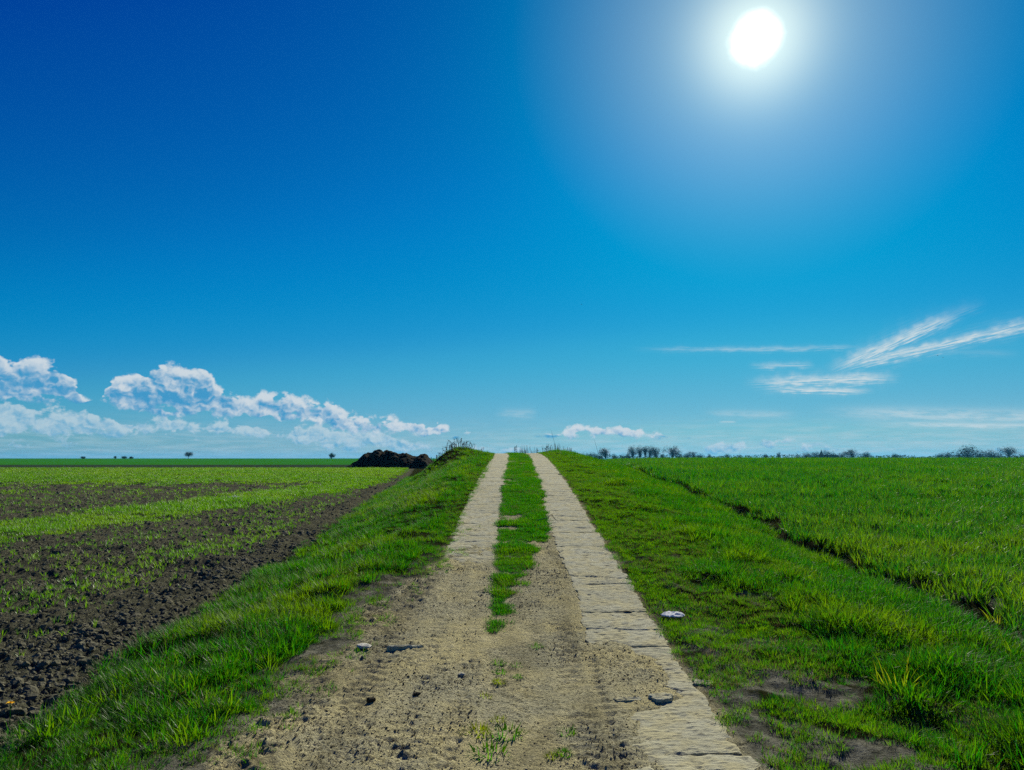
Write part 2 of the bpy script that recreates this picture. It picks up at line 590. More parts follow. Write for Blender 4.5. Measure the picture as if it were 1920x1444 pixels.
def pos(nt):
    return nt.nodes.new('ShaderNodeNewGeometry').outputs['Position']


def scaled(nt, v, s):
    n = nt.nodes.new('ShaderNodeVectorMath')
    n.operation = 'MULTIPLY'
    nt.links.new(v, n.inputs[0])
    n.inputs[1].default_value = s
    return n.outputs[0]


def principled(nt, out, col, rough=.9, spec=.25, bump=None, dist=.01, strength=1.0):
    p = nt.nodes.new('ShaderNodeBsdfPrincipled')
    if isinstance(col, tuple):
        p.inputs['Base Color'].default_value = (*col, 1)
    else:
        nt.links.new(col, p.inputs['Base Color'])
    p.inputs['Roughness'].default_value = rough
    p.inputs['Specular IOR Level'].default_value = spec
    if bump is not None:
        b = nt.nodes.new('ShaderNodeBump')
        b.inputs['Strength'].default_value = strength
        b.inputs['Distance'].default_value = dist
        nt.links.new(bump.k, b.inputs['Height'])
        nt.links.new(b.outputs[0], p.inputs['Normal'])
    nt.links.new(p.outputs[0], out.inputs[0])
    return p


def earth_material():
    m, nt, out = new_mat('earth')
    P = pos(nt)
    road, field, green, verge = (attr(nt, k) for k in ('road', 'field', 'green', 'soil'))
    n_big = noise(nt, P, 1.3, 4, .55)
    n_mid = noise(nt, P, 7.0, 5, .6)
    n_fine = noise(nt, P, 45.0, 5, .65)
    n_grit = noise(nt, P, 160.0, 3, .6)
    # road dirt: pale sandy tan with greyer worn parts
    dirt = mixc(nt, n_big.ramp(.40, .62), (.47, .42, .225), (.39, .37, .24))
    dirt = mixc(nt, n_mid.ramp(.45, .75) * .65, dirt, (.56, .51, .31))
    dirt = mixc(nt, n_fine.ramp(.53, .62) * n_big.ramp(.30, .58) * .85, dirt, (.075, .068, .036))  # dark specks: moist crumbs, plus the shade of small pits painted into the colour
    # ploughed soil, grey brown with drier crumbs
    soil = mixc(nt, n_mid.ramp(.3, .7), (.048, .051, .035), (.095, .094, .062))
    soil = mixc(nt, n_fine.ramp(.50, .72) * .8, soil, (.24, .225, .145))
    # ground under the grass: dark humus with dead straw
    hum = mixc(nt, n_fine.ramp(.35, .7), (.014, .019, .006), (.036, .038, .014))
    # worn pale soil in the verges
    worn = mixc(nt, n_mid.ramp(.3, .7), (.075, .078, .056), (.24, .235, .18))
    worn = mixc(nt, n_fine.ramp(.50, .66) * .7, worn, (.06, .055, .03))
    crop = mixc(nt, noise(nt, scaled(nt, P, (.02, .12, .1)), 1.0, 4, .6).ramp(.3, .7), (.020, .135, .001), (.034, .175, .002))
    far_soil = (.030, .035, .018)
    c = mixc(nt, verge, hum, worn)
    c = mixc(nt, field, c, soil)
    c = mixc(nt, road, c, dirt)
    c = mixc(nt, green, c, crop)
    c = mixc(nt, attr(nt, 'bare'), c, far_soil)
    dark_dirt = attr(nt, 'dark_dirt') * road
    c = mixc(nt, dark_dirt * n_fine.ramp(.30, .55), c, mixc(nt, n_mid.ramp(.3, .7), (.13, .12, .07), (.24, .22, .135)))
    h = n_fine * .8 + n_grit * .35 + n_mid * .35
    principled(nt, out, c, 1.0, .0, h, .045, 1.0)
    return m


MAT_EARTH = earth_material()


# ------------------------------------------------------------------ the ground, one sheet split where its surface changes
def build_ground():
    u = np.concatenate([-np.geomspace(6, .75, 34)[:-1], np.linspace(-.75, .75, 900), np.geomspace(.75, 6, 34)[1:]])
    # finer columns round the track
    ys = np.concatenate([np.linspace(-12, 2.4, 22)[:-1], np.geomspace(2.4, 90, 860)[:-1], np.geomspace(90, 5200, 120)])
    U, Yg = np.meshgrid(u, ys)
    X = U * (np.maximum(Yg, 0) + 3.2)
    nx = len(u)
    x, y = X.ravel(), Yg.ravel()
    road, field, fur = masks(x, y)
    z = base_h(x, y) + detail_h(x, y, road, field) + cover(x, y) * road
    wr, wl = worn_right(x, y), worn_left(x, y)
    soil = np.clip(np.maximum(np.maximum(wr, wl), fur * .15), 0, 1)
    farL = sstep(70, 80, y) * (x < -4)
    farR = sstep(64, 70, y) * (x >= -4)
    green = np.clip(np.maximum(farL * sstep(205, 215, y), farR), 0, 1)
    green = np.maximum(green, farL * .55 * (1 - sstep(150, 170, y)))
    bare = farL * sstep(224, 229, y - x * .02) * (1 - sstep(285, 300, y - x * .02)) * .95
    field = np.clip(field * (1 - farL), 0, 1)
    xw = wob(y, 501, 2.0, .06)
    dm = np.exp(-((x - .10 - xw) / .17) ** 2) * .55 + np.exp(-((x - .52 - xw) / .09) ** 2) * .55 + np.exp(-((x - x_trackL(y) - .1) / .3) ** 2) * .75 + np.exp(-((x + 1.0 - xw) / .10) ** 2) * .4  # darker dirt along the seam, the wheel lanes and the left edge
    dm = np.clip(dm * sstep(.32, .55, fbm(x, y * .6, .4, 4, 503)) * 1.2, 0, .85) * (1 - sstep(13, 18, y))
    V = np.stack([x, y, z], 1)
    i = np.arange(len(ys) - 1)[:, None] * nx + np.arange(nx - 1)[None, :]
    F = np.stack([i, i + 1, i + nx + 1, i + nx], -1).reshape(-1, 4)
    cx, cy = x[F].mean(1), y[F].mean(1)
    fr, ff = road[F].mean(1), field[F].mean(1)
    kind = np.zeros(len(F), int)
    kind[(fr > .5) & (cy < 60)] = 1
    kind[(ff > .5) & (kind == 0) & (cy < 70)] = 2
    kind[(cx > x_fieldR(cy)) & (kind == 0) & (cy < 75)] = 3
    for k, nm in ((0, 'ground'), (1, 'dirt_track'), (2, 'ploughed_field'), (3, 'wheat_field_soil')):
        fs = F[kind == k]
        used = np.unique(fs)
        re = np.full(len(V), -1)
        re[used] = np.arange(len(used))
        structure(grid_mesh(nm, V[used], re[fs], MAT_EARTH, {'road': road[used], 'field': field[used], 'green': green[used], 'soil': soil[used], 'bare': bare[used], 'dark_dirt': dm[used]}))


build_ground()


# ------------------------------------------------------------------ the two strips of concrete plates
def concrete_material():
    m, nt, out = new_mat('concrete')
    P = pos(nt)
    n1 = noise(nt, P, 2.2, 4, .55)
    n2 = noise(nt, scaled(nt, P, (14, 34, 20)), 1.0, 5, .65)
    n3 = noise(nt, P, 120.0, 3, .6)
    sl = attr(nt, 'slab')
    c = mixc(nt, n1.ramp(.35, .65), (.34, .335, .235), (.41, .405, .295))
    c = mixc(nt, sl * .5, c, (.39, .37, .245))
    c = mixc(nt, noise(nt, P, 5.0, 5, .6).ramp(.42, .60) * .7, c, (.42, .38, .21))
    c = mixc(nt, n2.ramp(.50, .68) * .8, c, (.13, .125, .09))  # dark dashes: low-sun shade of the rough surface put into the colour
    c = mixc(nt, n3.ramp(.60, .72) * .5, c, (.10, .095, .07))
    principled(nt, out, c, .97, .04, n2 * .8 + n3 * .35 + n1 * .2, .016, 1.0)
    return m


MAT_CONC = concrete_material()


def build_plates(name, right):
    Vs, Fs, slab = [], [], []
    off = 0
    L = 1.0
    y = 3.2 if right else 7.95
    k = 0
    while y < 43:
        nu, nv = (34, 44) if y < 9 else (22, 26) if y < 18 else (12, 12)
        gap = .003 + .010 * rng.random() ** 3
        y0, y1 = y + gap / 2, y + L - gap / 2
        uu, vv = np.meshgrid(np.linspace(0, 1, nu), np.linspace(0, 1, nv))
        Y = y0 + (y1 - y0) * vv
        e0, e1 = plate_edges(Y, right)
        sx = (rng.random() - .5) * .035
        X = e0 + .012 + sx + (e1 - e0 - .03) * uu
        Y = Y + (uu - .5) * (rng.random() - .5) * .05
        # ragged, chipped edges
        er = (fbm(X * 1.0, Y, .10, 3, 211 + k) - .42) * .08
        ed = np.minimum(np.minimum(uu, 1 - uu) * .7, np.minimum(vv, 1 - vv))
        side = np.where(uu < .5, 1, -1)
        X = X + side * np.maximum(er, -.01) * np.exp(-np.minimum(uu, 1 - uu) * 14)
        Y = Y + np.where(vv < .5, 1, -1) * np.maximum(er, -.004) * np.exp(-np.minimum(vv, 1 - vv) * 14)
        cx, cy = X.mean(), Y.mean()
        # each plate lies straight on its bed, a little tipped
        zb = base_h(np.array([cx, cx, cx + .3, cx - .3]), np.array([cy + .4, cy - .4, cy, cy]))
        gx, gy = (zb[2] - zb[3]) / .6 + (rng.random() - .5) * .010, (zb[0] - zb[1]) / .8 + (rng.random() - .5) * .006
        Z = base_h(X, Y) + (gx - (zb[2] - zb[3]) / .6) * (X - cx) + (gy - (zb[0] - zb[1]) / .8) * (Y - cy) + .004 + (rng.random() - .5) * .003
        near = 1.0 if y < 16 else .5
        Z = Z + near * ((fbm(X, Y, .03, 3, 231) - .5) * .008 + (fbm(X, Y, .22, 3, 233) - .5) * .012 - sstep(.70, .80, fbm(X, Y, .07, 3, 237)) * .006)
        # cracks
        if k % 3 != 1:
            cr = Y - cy - (rng.random() - .5) * .5 - (X - cx) * (rng.random() - .5) * .7 - (fbm(X, Y, .2, 3, 250 + k) - .5) * .2
            Z = Z - .012 * np.exp(-(cr / .012) ** 2)
        Z = Z - .004 * np.exp(-(ed / .02) ** 2) - .022 * (1 - exposure(X, Y, right))
        V = np.stack([X.ravel(), Y.ravel(), Z.ravel()], 1)
        i = np.arange(nv - 1)[:, None] * nu + np.arange(nu - 1)[None, :]
        F = np.stack([i, i + 1, i + nu + 1, i + nu], -1).reshape(-1, 4)
        ring = np.concatenate([np.arange(nu), np.arange(1, nv) * nu + nu - 1, (nv - 1) * nu + np.arange(nu - 2, -1, -1), np.arange(nv - 2, 0, -1) * nu])
        low = V[ring].copy()
        low[:, 2] -= .10
        nr = len(ring)
        j = np.arange(nr)
        SF = np.stack([ring, len(V) + j, len(V) + (j + 1) % nr, ring[(j + 1) % nr]], 1)
        Vs.append(np.concatenate([V, low]))
        Fs.append(np.concatenate([F, SF]) + off)
        tone = rng.random() * .8 + (.7 if y < 6.3 else .35 if y < 9 else 0)
        slab.append(np.full(len(V) + nr, min(tone, 1)))
        off += len(V) + nr
        y += L
        k += 1
    structure(grid_mesh(name, np.concatenate(Vs), np.concatenate(Fs), MAT_CONC, {'slab': np.concatenate(slab)}, smooth=False))


build_plates('concrete_plate_track', False)
build_plates('concrete_plate_track', True)


# ------------------------------------------------------------------ leaves
def leaf_material(name, green, pale, dry, trans, gloss=.05, tr=.5):
    m, nt, out = new_mat(name)
    tint, dr = attr(nt, 'tint', True), attr(nt, 'dry', True)
    bl = attr(nt, 'bl')
    lv = (tint * .7 + (bl - .3) * .6).clamp()
    c = mixc(nt, lv, green, pale)
    t = mixc(nt, lv, trans[0], trans[1])
    isdry = (dr + (bl - .5) * .5).ramp(.48, .62)
    c = mixc(nt, isdry, c, dry)
    t = mixc(nt, isdry, t, tuple(v * .9 for v in dry))
    d = nt.nodes.new('ShaderNodeBsdfDiffuse')
    nt.links.new(c, d.inputs[0])
    tl = nt.nodes.new('ShaderNodeBsdfTranslucent')
    nt.links.new(t, tl.inputs[0])
    a = nt.nodes.new('ShaderNodeMixShader')
    a.inputs[0].default_value = tr
    nt.links.new(d.outputs[0], a.inputs[1])
    nt.links.new(tl.outputs[0], a.inputs[2])
    g = nt.nodes.new('ShaderNodeBsdfGlossy')
    g.inputs['Roughness'].default_value = .45
    g.inputs[0].default_value = (.9, .95, .85, 1)
    b = nt.nodes.new('ShaderNodeMixShader')
    b.inputs[0].default_value = gloss
    nt.links.new(a.outputs[0], b.inputs[1])
    nt.links.new(g.outputs[0], b.inputs[2])
    nt.links.new(b.outputs[0], out.inputs[0])
    return m


MAT_GRASS = leaf_material('grass_blade', (.007, .060, .002), (.028, .10, .003), (.15, .12, .04), ((.015, .21, .001), (.24, .40, .002)), .016)
MAT_WHEAT = leaf_material('wheat_leaf', (.006, .07, .001), (.022, .11, .002), (.15, .12, .04), ((.008, .20, .001), (.25, .41, .002)), .05)
MAT_SEED = leaf_material('seedling_leaf', (.020, .10, .002), (.045, .13, .003), (.15, .12, .04), ((.10, .36, .002), (.26, .46, .003)), .04)


def blades(r, n, rad, h0, h1, w, lean, curl, base=None, az0=None, segs=3):
    """n bent tapering blades -> verts, faces, per-vertex random"""
    V, F, B = [], [], []
    for i in range(n):
        if base is None:
            q, a = rad * math.sqrt(r.random()), r.uniform(0, 2 * math.pi)
            bx, by = q * math.cos(a), q * math.sin(a)
        else:
            bx, by = base
            a = r.uniform(0, 2 * math.pi)
        az = (math.atan2(by, bx) if (bx or by) and r.random() < .6 else a) + r.uniform(-.8, .8)
        L = r.uniform(h0, h1) * (1.0 - .35 * (math.hypot(bx, by) / rad if rad else 0))
        tilt = abs(r.gauss(lean, lean * .5))
        cu = r.uniform(.3, 1) * curl
        p = Vector((bx, by, -.012))
        side = Vector((-math.sin(az), math.cos(az), 0))
        tw = r.uniform(-.6, .6)
        side = Matrix.Rotation(tw, 3, 'Z') @ side
        ww = w * r.uniform(.7, 1.3)
        o = len(V)
        rb = r.random()
        for s in range(segs + 1):
            t = s / segs
            k = ww * (1 - t ** 1.6) * (.75 + .5 * min(1, t * 3))
            if s < segs:
                V += [p - side * k * .5, p + side * k * .5]
                B += [rb, rb]
            else:
                V.append(p.copy())
                B.append(rb)
            ang = min(tilt + cu * t, 2.2)
            p = p + Vector((math.cos(az) * math.sin(ang), math.sin(az) * math.sin(ang), math.cos(ang))) * (L / segs)
        for s in range(segs - 1):
            F.append((o + 2 * s, o + 2 * s + 1, o + 2 * s + 3, o + 2 * s + 2))
        F.append((o + 2 * segs - 2, o + 2 * segs - 1, o + 2 * segs))
    return V, F, B


def merge(parts):
    V, F, B = [], [], []
    for v, f, b in parts:
        o = len(V)
        V += v
        F += [tuple(i + o for i in q) for q in f]
        B += b
    return V, F, B


def clump_mesh(name, vfb, mat):
    V, F, B = vfb
    me = bpy.data.meshes.new(name)
    me.from_pydata([tuple(v) for v in V], [], F)
    a = me.attributes.new('bl', 'FLOAT', 'POINT')
    a.data.foreach_set('value', np.array(B, np.float32))
    me.materials.append(mat)
    me.update()
    return me


def proto_set(name, meshes):
    c = bpy.data.collections.new(name)
    for i, me in enumerate(meshes):
        c.objects.link(bpy.data.objects.new('%s_%02d' % (name, i), me))
    return c


pr = random.Random(3)


def wheat_plant(r, n, rad, h, w):
    ps = []
    for i in range(n):
        q, a = rad * math.sqrt(r.random()), r.uniform(0, 6.28)
        b = (q * math.cos(a), q * math.sin(a))
        ps.append(blades(r, r.randint(3, 5), 0, h * .65, h * 1.1, w, .28, 1.15, base=b))
    return merge(ps)


P_LUSH = proto_set('lush_grass', [clump_mesh('lush_grass', blades(pr, 32, .08, .05, .20, .0048, .55, 1.0), MAT_GRASS) for _ in range(8)])
P_SHORT = proto_set('short_grass', [clump_mesh('short_grass', blades(pr, 36, .06, .025, .075, .0034, .55, .8), MAT_GRASS) for _ in range(5)])
P_COARSE = proto_set('coarse_grass', [clump_mesh('coarse_grass', blades(pr, pr.randint(28, 60), pr.uniform(.08, .17), .09, pr.uniform(.18, .27), pr.uniform(.005, .0085), .42, .9), MAT_GRASS) for _ in range(9)])
P_WHEAT = proto_set('wheat', [clump_mesh('wheat', wheat_plant(pr, 5, .07, .25, .0092), MAT_WHEAT) for _ in range(6)])
P_WHEATF = proto_set('wheat_far', [clump_mesh('wheat_far', wheat_plant(pr, 14, .22, .27, .014), MAT_WHEAT) for _ in range(5)])
P_SEED = proto_set('seedling', [clump_mesh('seedling', wheat_plant(pr, 2, .025, .10, .0055), MAT_SEED) for _ in range(6)])
P_SEEDF = proto_set('seedling_far', [clump_mesh('seedling_far', wheat_plant(pr, 12, .22, .12, .012), MAT_SEED) for _ in range(5)])


def rock_mesh(name, r, mat, sq=(1, 1, .7), sub=1, rough=.35):
    import bmesh
    bm = bmesh.new()
    bmesh.ops.create_icosphere(bm, subdivisions=sub, radius=1)
    ax = [Vector((r.gauss(0, 1), r.gauss(0, 1), r.gauss(0, 1))).normalized() for _ in range(7)]
    cut = [r.uniform(.55, .95) for _ in ax]
    for v in bm.verts:
        d = v.co.normalized()
        k = 1.0
        for a, c in zip(ax, cut):
            dd = d.dot(a)
            if dd > 1e-3:
                k = min(k, c / dd)
        k *= 1 + r.uniform(-rough, rough) * .35
        v.co = Vector((d.x * k * sq[0], d.y * k * sq[1], d.z * k * sq[2]))
    me = bpy.data.meshes.new(name)
    bm.to_mesh(me)
    bm.free()
    me.materials.append(mat)
    return me


def clod_material():
    m, nt, out = new_mat('soil_clod')
    P = pos(nt)
    t = attr(nt, 'tint', True)
    c = mixc(nt, t, (.055, .056, .039), (.185, .172, .11))
    c = mixc(nt, noise(nt, P, 30, 4, .6).ramp(.5, .75) * .7, c, (.27, .245, .15))
    principled(nt, out, c, .97, .08, noise(nt, P, 70, 4, .65), .012, .9)
    return m


def crumb_material():
    m, nt, out = new_mat('dirt_crumb')
    t = attr(nt, 'tint', True)
    c = mixc(nt, t.ramp(.35, .9), (.11, .09, .045), (.34, .28, .15))
    principled(nt, out, c, .95, .1)
    return m


MAT_CLOD, MAT_CRUMB = clod_material(), crumb_material()
P_CLOD = proto_set('clod', [rock_mesh('clod', pr, MAT_CLOD, (1, .8, .62), 2, .5) for _ in range(7)])
P_CRUMB = proto_set('crumb', [rock_mesh('crumb', pr, MAT_CRUMB, (1, .8, .6), 1, .5) for _ in range(5)])


# ------------------------------------------------------------------ scattering (uncountable ground cover)
def scatter_object(name, coll, nproto, pts, rot, scl, tint, dry, label, cat):
    me = bpy.data.meshes.new(name)
    n = len(pts)
    me.vertices.add(n)
    me.vertices.foreach_set('co', pts.astype(np.float32).ravel())
    for k, v, typ in (('rot', rot, 'FLOAT_VECTOR'), ('scl', scl, 'FLOAT'), ('tint', tint, 'FLOAT'), ('dry', dry, 'FLOAT'), ('pick', rng.integers(0, nproto, n), 'INT')):
        a = me.attributes.new(k, typ, 'POINT')
        if typ == 'FLOAT_VECTOR':
            a.data.foreach_set('vector', v.astype(np.float32).ravel())
        else:
            a.data.foreach_set('value', v.astype(np.int32 if typ == 'INT' else np.float32))
    o = bpy.data.objects.new(name, me)
    COL.objects.link(o)
    ng = bpy.data.node_groups.new(name, 'GeometryNodeTree')
    ng.interface.new_socket('Geometry', in_out='INPUT', socket_type='NodeSocketGeometry')
    ng.interface.new_socket('Geometry', in_out='OUTPUT', socket_type='NodeSocketGeometry')
    gi, go = ng.nodes.new('NodeGroupInput'), ng.nodes.new('NodeGroupOutput')
    ci = ng.nodes.new('GeometryNodeCollectionInfo')
    ci.inputs['Collection'].default_value = coll
    ci.inputs['Separate Children'].default_value = True
    ci.inputs['Reset Children'].default_value = True
    ip = ng.nodes.new('GeometryNodeInstanceOnPoints')
    ip.inputs['Pick Instance'].default_value = True

    def na(nm, typ):
        q = ng.nodes.new('GeometryNodeInputNamedAttribute')
        q.data_type = typ
        q.inputs['Name'].default_value = nm
        return q.outputs['Attribute']
    ng.links.new(gi.outputs[0], ip.inputs['Points'])
    ng.links.new(ci.outputs[0], ip.inputs['Instance'])
    ng.links.new(na('pick', 'INT'), ip.inputs['Instance Index'])
    ng.links.new(na('rot', 'FLOAT_VECTOR'), ip.inputs['Rotation'])
    ng.links.new(na('scl', 'FLOAT'), ip.inputs['Scale'])
    ng.links.new(ip.outputs[0], go.inputs[0])
    md = o.modifiers.new('scatter', 'NODES')
    md.node_group = ng
    o['kind'] = 'stuff'
    o['label'], o['category'] = label, cat
    return o


def sample(bands):
    """bands: (y0, y1, x0(y), x1(y), per m2) -> x, y arrays"""
    xs, ys = [], []
    for y0, y1, f0, f1, den in bands:
        yy = np.linspace(y0, y1, 60)
        a = np.broadcast_to(np.asarray(f0(yy), float), yy.shape)
        b = np.broadcast_to(np.asarray(f1(yy), float), yy.shape)
        area = np.trapezoid(np.maximum(b - a, 0), yy) if hasattr(np, 'trapezoid') else np.trapz(np.maximum(b - a, 0), yy)
        wmax = np.maximum(b - a, 0).max()
        n = int(den * wmax * (y1 - y0))
        y = rng.uniform(y0, y1, n)
        q = rng.uniform(0, wmax, n)
        a2, b2 = np.interp(y, yy, a), np.interp(y, yy, b)
        k = q < (b2 - a2)
        xs.append(a2[k] + q[k])
        ys.append(y[k])
    return np.concatenate(xs), np.concatenate(ys)


def place(name, coll, nproto, x, y, keep, scl, tint, dry, label, cat, tilt=.12, sink=0.0):
    k = rng.random(len(x)) < keep
    x, y = x[k], y[k]
    f = lambda v: np.broadcast_to(np.asarray(v, float), k.shape)[k]
    s, t, d = f(scl), f(tint), f(dry)
    z = ground_h(x, y) - sink * s
    rot = np.stack([rng.normal(0, tilt, len(x)), rng.normal(0, tilt, len(x)), rng.uniform(0, 6.283, len(x))], 1)
    s = s * rng.uniform(.75, 1.25, len(x))
    t = np.clip(t + rng.normal(0, .13, len(x)), 0, 1)
    d = np.clip(d + rng.normal(0, .06, len(x)), 0, 1)
    return scatter_object(name, coll, nproto, np.stack([x, y, z], 1), rot, s, t, d, label, cat)


VIEW = lambda s: (lambda y: s * (.80 * y + 1.2))       # a little beyond what the photograph sees

# left verge
x, y = sample([(3.0, 7, lambda y: np.maximum(x_fieldL(y) - .12, VIEW(-1)(y)), lambda y: x_trackL(y) + .5, 760), (7, 13, lambda y: x_fieldL(y) - .12, lambda y: x_trackL(y) + .3, 420),
               (13, 24, lambda y: x_fieldL(y) - .15, lambda y: x_trackL(y) + .12, 170), (24, 46, lambda y: x_fieldL(y) - .3, lambda y: x_trackL(y) + .05, 110)])
d = x_trackL(y) - x + (fbm(x, y, .35, 3, 61) - .5) * .5
e = x - x_fieldL(y) + (fbm(x, y, .4, 3, 305) - .5) * .5
mound = np.exp(-((x + 2.6) / 1.5) ** 2 - ((y - 31.5) / 4.0) ** 2)  # brown, thin dead grass; the bank's shaded face is put into its colour too
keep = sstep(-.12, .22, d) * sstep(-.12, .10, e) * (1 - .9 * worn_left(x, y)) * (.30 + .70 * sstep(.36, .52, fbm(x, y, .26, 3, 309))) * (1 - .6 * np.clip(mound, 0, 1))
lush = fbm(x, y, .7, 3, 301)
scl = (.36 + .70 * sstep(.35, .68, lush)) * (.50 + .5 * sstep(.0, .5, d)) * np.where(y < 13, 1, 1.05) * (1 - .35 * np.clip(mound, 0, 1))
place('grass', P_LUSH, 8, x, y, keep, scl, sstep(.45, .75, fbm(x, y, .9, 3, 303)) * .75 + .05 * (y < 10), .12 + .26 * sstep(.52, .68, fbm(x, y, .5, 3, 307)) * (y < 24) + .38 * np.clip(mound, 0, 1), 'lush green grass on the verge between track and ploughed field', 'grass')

# right verge
x, y = sample([(3.0, 7, lambda y: x_trackR(y) - .02, lambda y: np.minimum(x_fieldR(y) - .12, VIEW(1)(y)), 520), (7, 13, lambda y: x_trackR(y) - .02, lambda y: x_fieldR(y) - .1, 300),
               (13, 24, lambda y: x_trackR(y), lambda y: x_fieldR(y) - .05, 160), (24, 46, lambda y: x_trackR(y), lambda y: x_fieldR(y) + .0, 100)])
d = x - x_trackR(y) + (fbm(x, y, .35, 3, 311) - .5) * .12
lush = fbm(x, y, .75, 3, 313)
tall = sstep(.45, 1.7, d + (lush - .5) * 2.2)
keep = sstep(.0, .1, d) * (1 - .93 * worn_right(x, y)) * (.45 + .55 * tall) * (.40 + .60 * sstep(.36, .52, fbm(x, y, .28, 3, 310)))
scl = (.30 + .85 * tall * (.55 + .65 * sstep(.35, .65, lush)))
dry = .12 + .38 * (1 - tall) * sstep(.36, .55, fbm(x, y, .5, 3, 317)) + .16 * sstep(.56, .68, fbm(x, y, .8, 3, 319)) * (y < 10)
place('grass', P_LUSH, 8, x, y, keep, scl, sstep(.45, .75, fbm(x, y, .8, 3, 315)) * .7, dry, 'green and straw coloured grass on the verge between track and wheat', 'grass')

# coarse tussocks standing out of both verges
x, y = sample([(3.0, 12, lambda y: np.maximum(x_fieldL(y), VIEW(-1)(y)), lambda y: x_trackL(y) - .15, 34), (12, 40, lambda y: x_fieldL(y), lambda y: x_trackL(y) - .2, 12),
               (3.0, 12, lambda y: x_trackR(y) + .5, lambda y: np.minimum(x_fieldR(y) - .2, VIEW(1)(y)), 40), (12, 40, lambda y: x_trackR(y) + .7, lambda y: x_fieldR(y) - .1, 12)])
keep = sstep(.42, .60, fbm(x, y, .45, 3, 391)) * np.where(x > 0, sstep(.6, 1.8, x - x_trackR(y) + (fbm(x, y, .7, 3, 313) - .5) * 2), 1)
place('grass', P_COARSE, 9, x, y, keep, .65 + .4 * fbm(x, y, .5, 2, 393), .05 + .5 * sstep(.4, .65, fbm(x, y, .7, 3, 395)), .12, 'coarse taller tussocks scattered through the grass of both verges', 'grass')

# middle strip
x, y = sample([(6.6, 9, lambda y: x_midL(y) - .03, lambda y: x_midL(y) + .48, 1500), (9, 18, lambda y: x_midL(y) - .02, lambda y: x_midR(y) + .02, 1000), (18, 44, lambda y: x_midL(y) - .03, lambda y: x_midR(y) + .03, 480)])
keep = mid_strip(x, y)
place('grass', P_SHORT, 5, x, y, keep, .85 + .7 * sstep(.4, .65, fbm(x, y, .5, 3, 327)), sstep(.45, .75, fbm(x, y, .8, 3, 329)) * .35, .14 + .30 * sstep(.52, .68, fbm(x, y, .4, 3, 331)), 'short grass growing in the strip between the two concrete tracks', 'grass')

# short stuff creeping over the track's edges
x, y = sample([(3.0, 12, lambda y: x_trackL(y) - .8, lambda y: x_trackL(y) + .35, 240), (3, 12, lambda y: x_trackR(y) - .03, lambda y: x_trackR(y) + 1.9, 620), (3.2, 20, lambda y: x_trackR(y) - .09, lambda y: x_trackR(y) + .02, 200), (12, 36, lambda y: x_trackR(y) - .02, lambda y: x_trackR(y) + 1.7, 420), (12, 36, lambda y: x_trackL(y) - .4, lambda y: x_trackL(y) + .05, 200)])
keep = np.maximum(.42 * (x > 0) * sstep(5.5, 7.5, y), sstep(.38, .55, fbm(x, y, .3, 4, 341))) * np.where(x > 0, sstep(-.03, .05, x - x_trackR(y) + (fbm(x, y, .16, 2, 345) - .5) * .24), 1 - .75 * sstep(-.1, .3, x - x_trackL(y)))
place('grass', P_SHORT, 5, x, y, keep, .9, .45, .22 + .20 * sstep(.4, .6, fbm(x, y, .6, 3, 347)), 'short worn grass creeping in from the edges of the dirt track', 'grass', tilt=.3)

# wheat on the right
x, y = sample([(5.0, 12, x_fieldR, VIEW(1), 130), (12, 19, x_fieldR, VIEW(1), 90)])
row = .5 + .5 * np.cos((x - x_fieldR(y)) * 2 * math.pi / .25)
edge = x - x_fieldR(y) + (fbm(x, y, .5, 3, 351) - .5) * .7
keep = sstep(.02, .22, edge) * (.5 + .5 * row) * (.7 + .3 * sstep(.35, .5, fbm(x, y, 1.2, 3, 353)))
place('wheat', P_WHEAT, 6, x, y, keep, .80 + .35 * fbm(x, y, 1.5, 3, 355) * sstep(0, .5, edge), .15 + .55 * sstep(.3, .7, fbm(x, y, 1.4, 3, 357)) * sstep(19, 9, y), .10, 'dense young green wheat in the field right of the track', 'wheat')
x, y = sample([(18.5, 34, x_fieldR, VIEW(1), 17), (34, 68, x_fieldR, VIEW(1), 9)])
keep = sstep(.05, .3, x - x_fieldR(y)) + 0 * x
place('wheat', P_WHEATF, 5, x, y, keep, np.where(y < 34, .95, 1.15), .0 + .24 * sstep(.3, .7, fbm(x, y, 3, 3, 359)), .08, 'green wheat reaching to the skyline right of the track', 'wheat')


# sown seedlings on the left
def sown(x, y):
    """how thickly the drilled strips came up"""
    c = x + (y - 16.5) * -.159             # strips run slightly off the track's direction
    w = (fbm(x, y, 1.2, 3, 361) - .5) * 1.1
    g = np.exp(-((c + w + 10.3) / 1.6) ** 4) * 1.0
    g = np.maximum(g, .55 * np.exp(-((c + w * .8 + 4.4) / .75) ** 2) * (1 - sstep(20, 26, y)))
    g = np.maximum(g, .16 * np.exp(-((c + w + 6.4) / .8) ** 2))
    g = np.maximum(g, sstep(34, 41, y + w * 2.5 - .10 * (x + 12) + .0))
    g = np.maximum(g, .07)
    return g * sstep(.35, 1.1, x_fieldL(y) - x + w * .3)


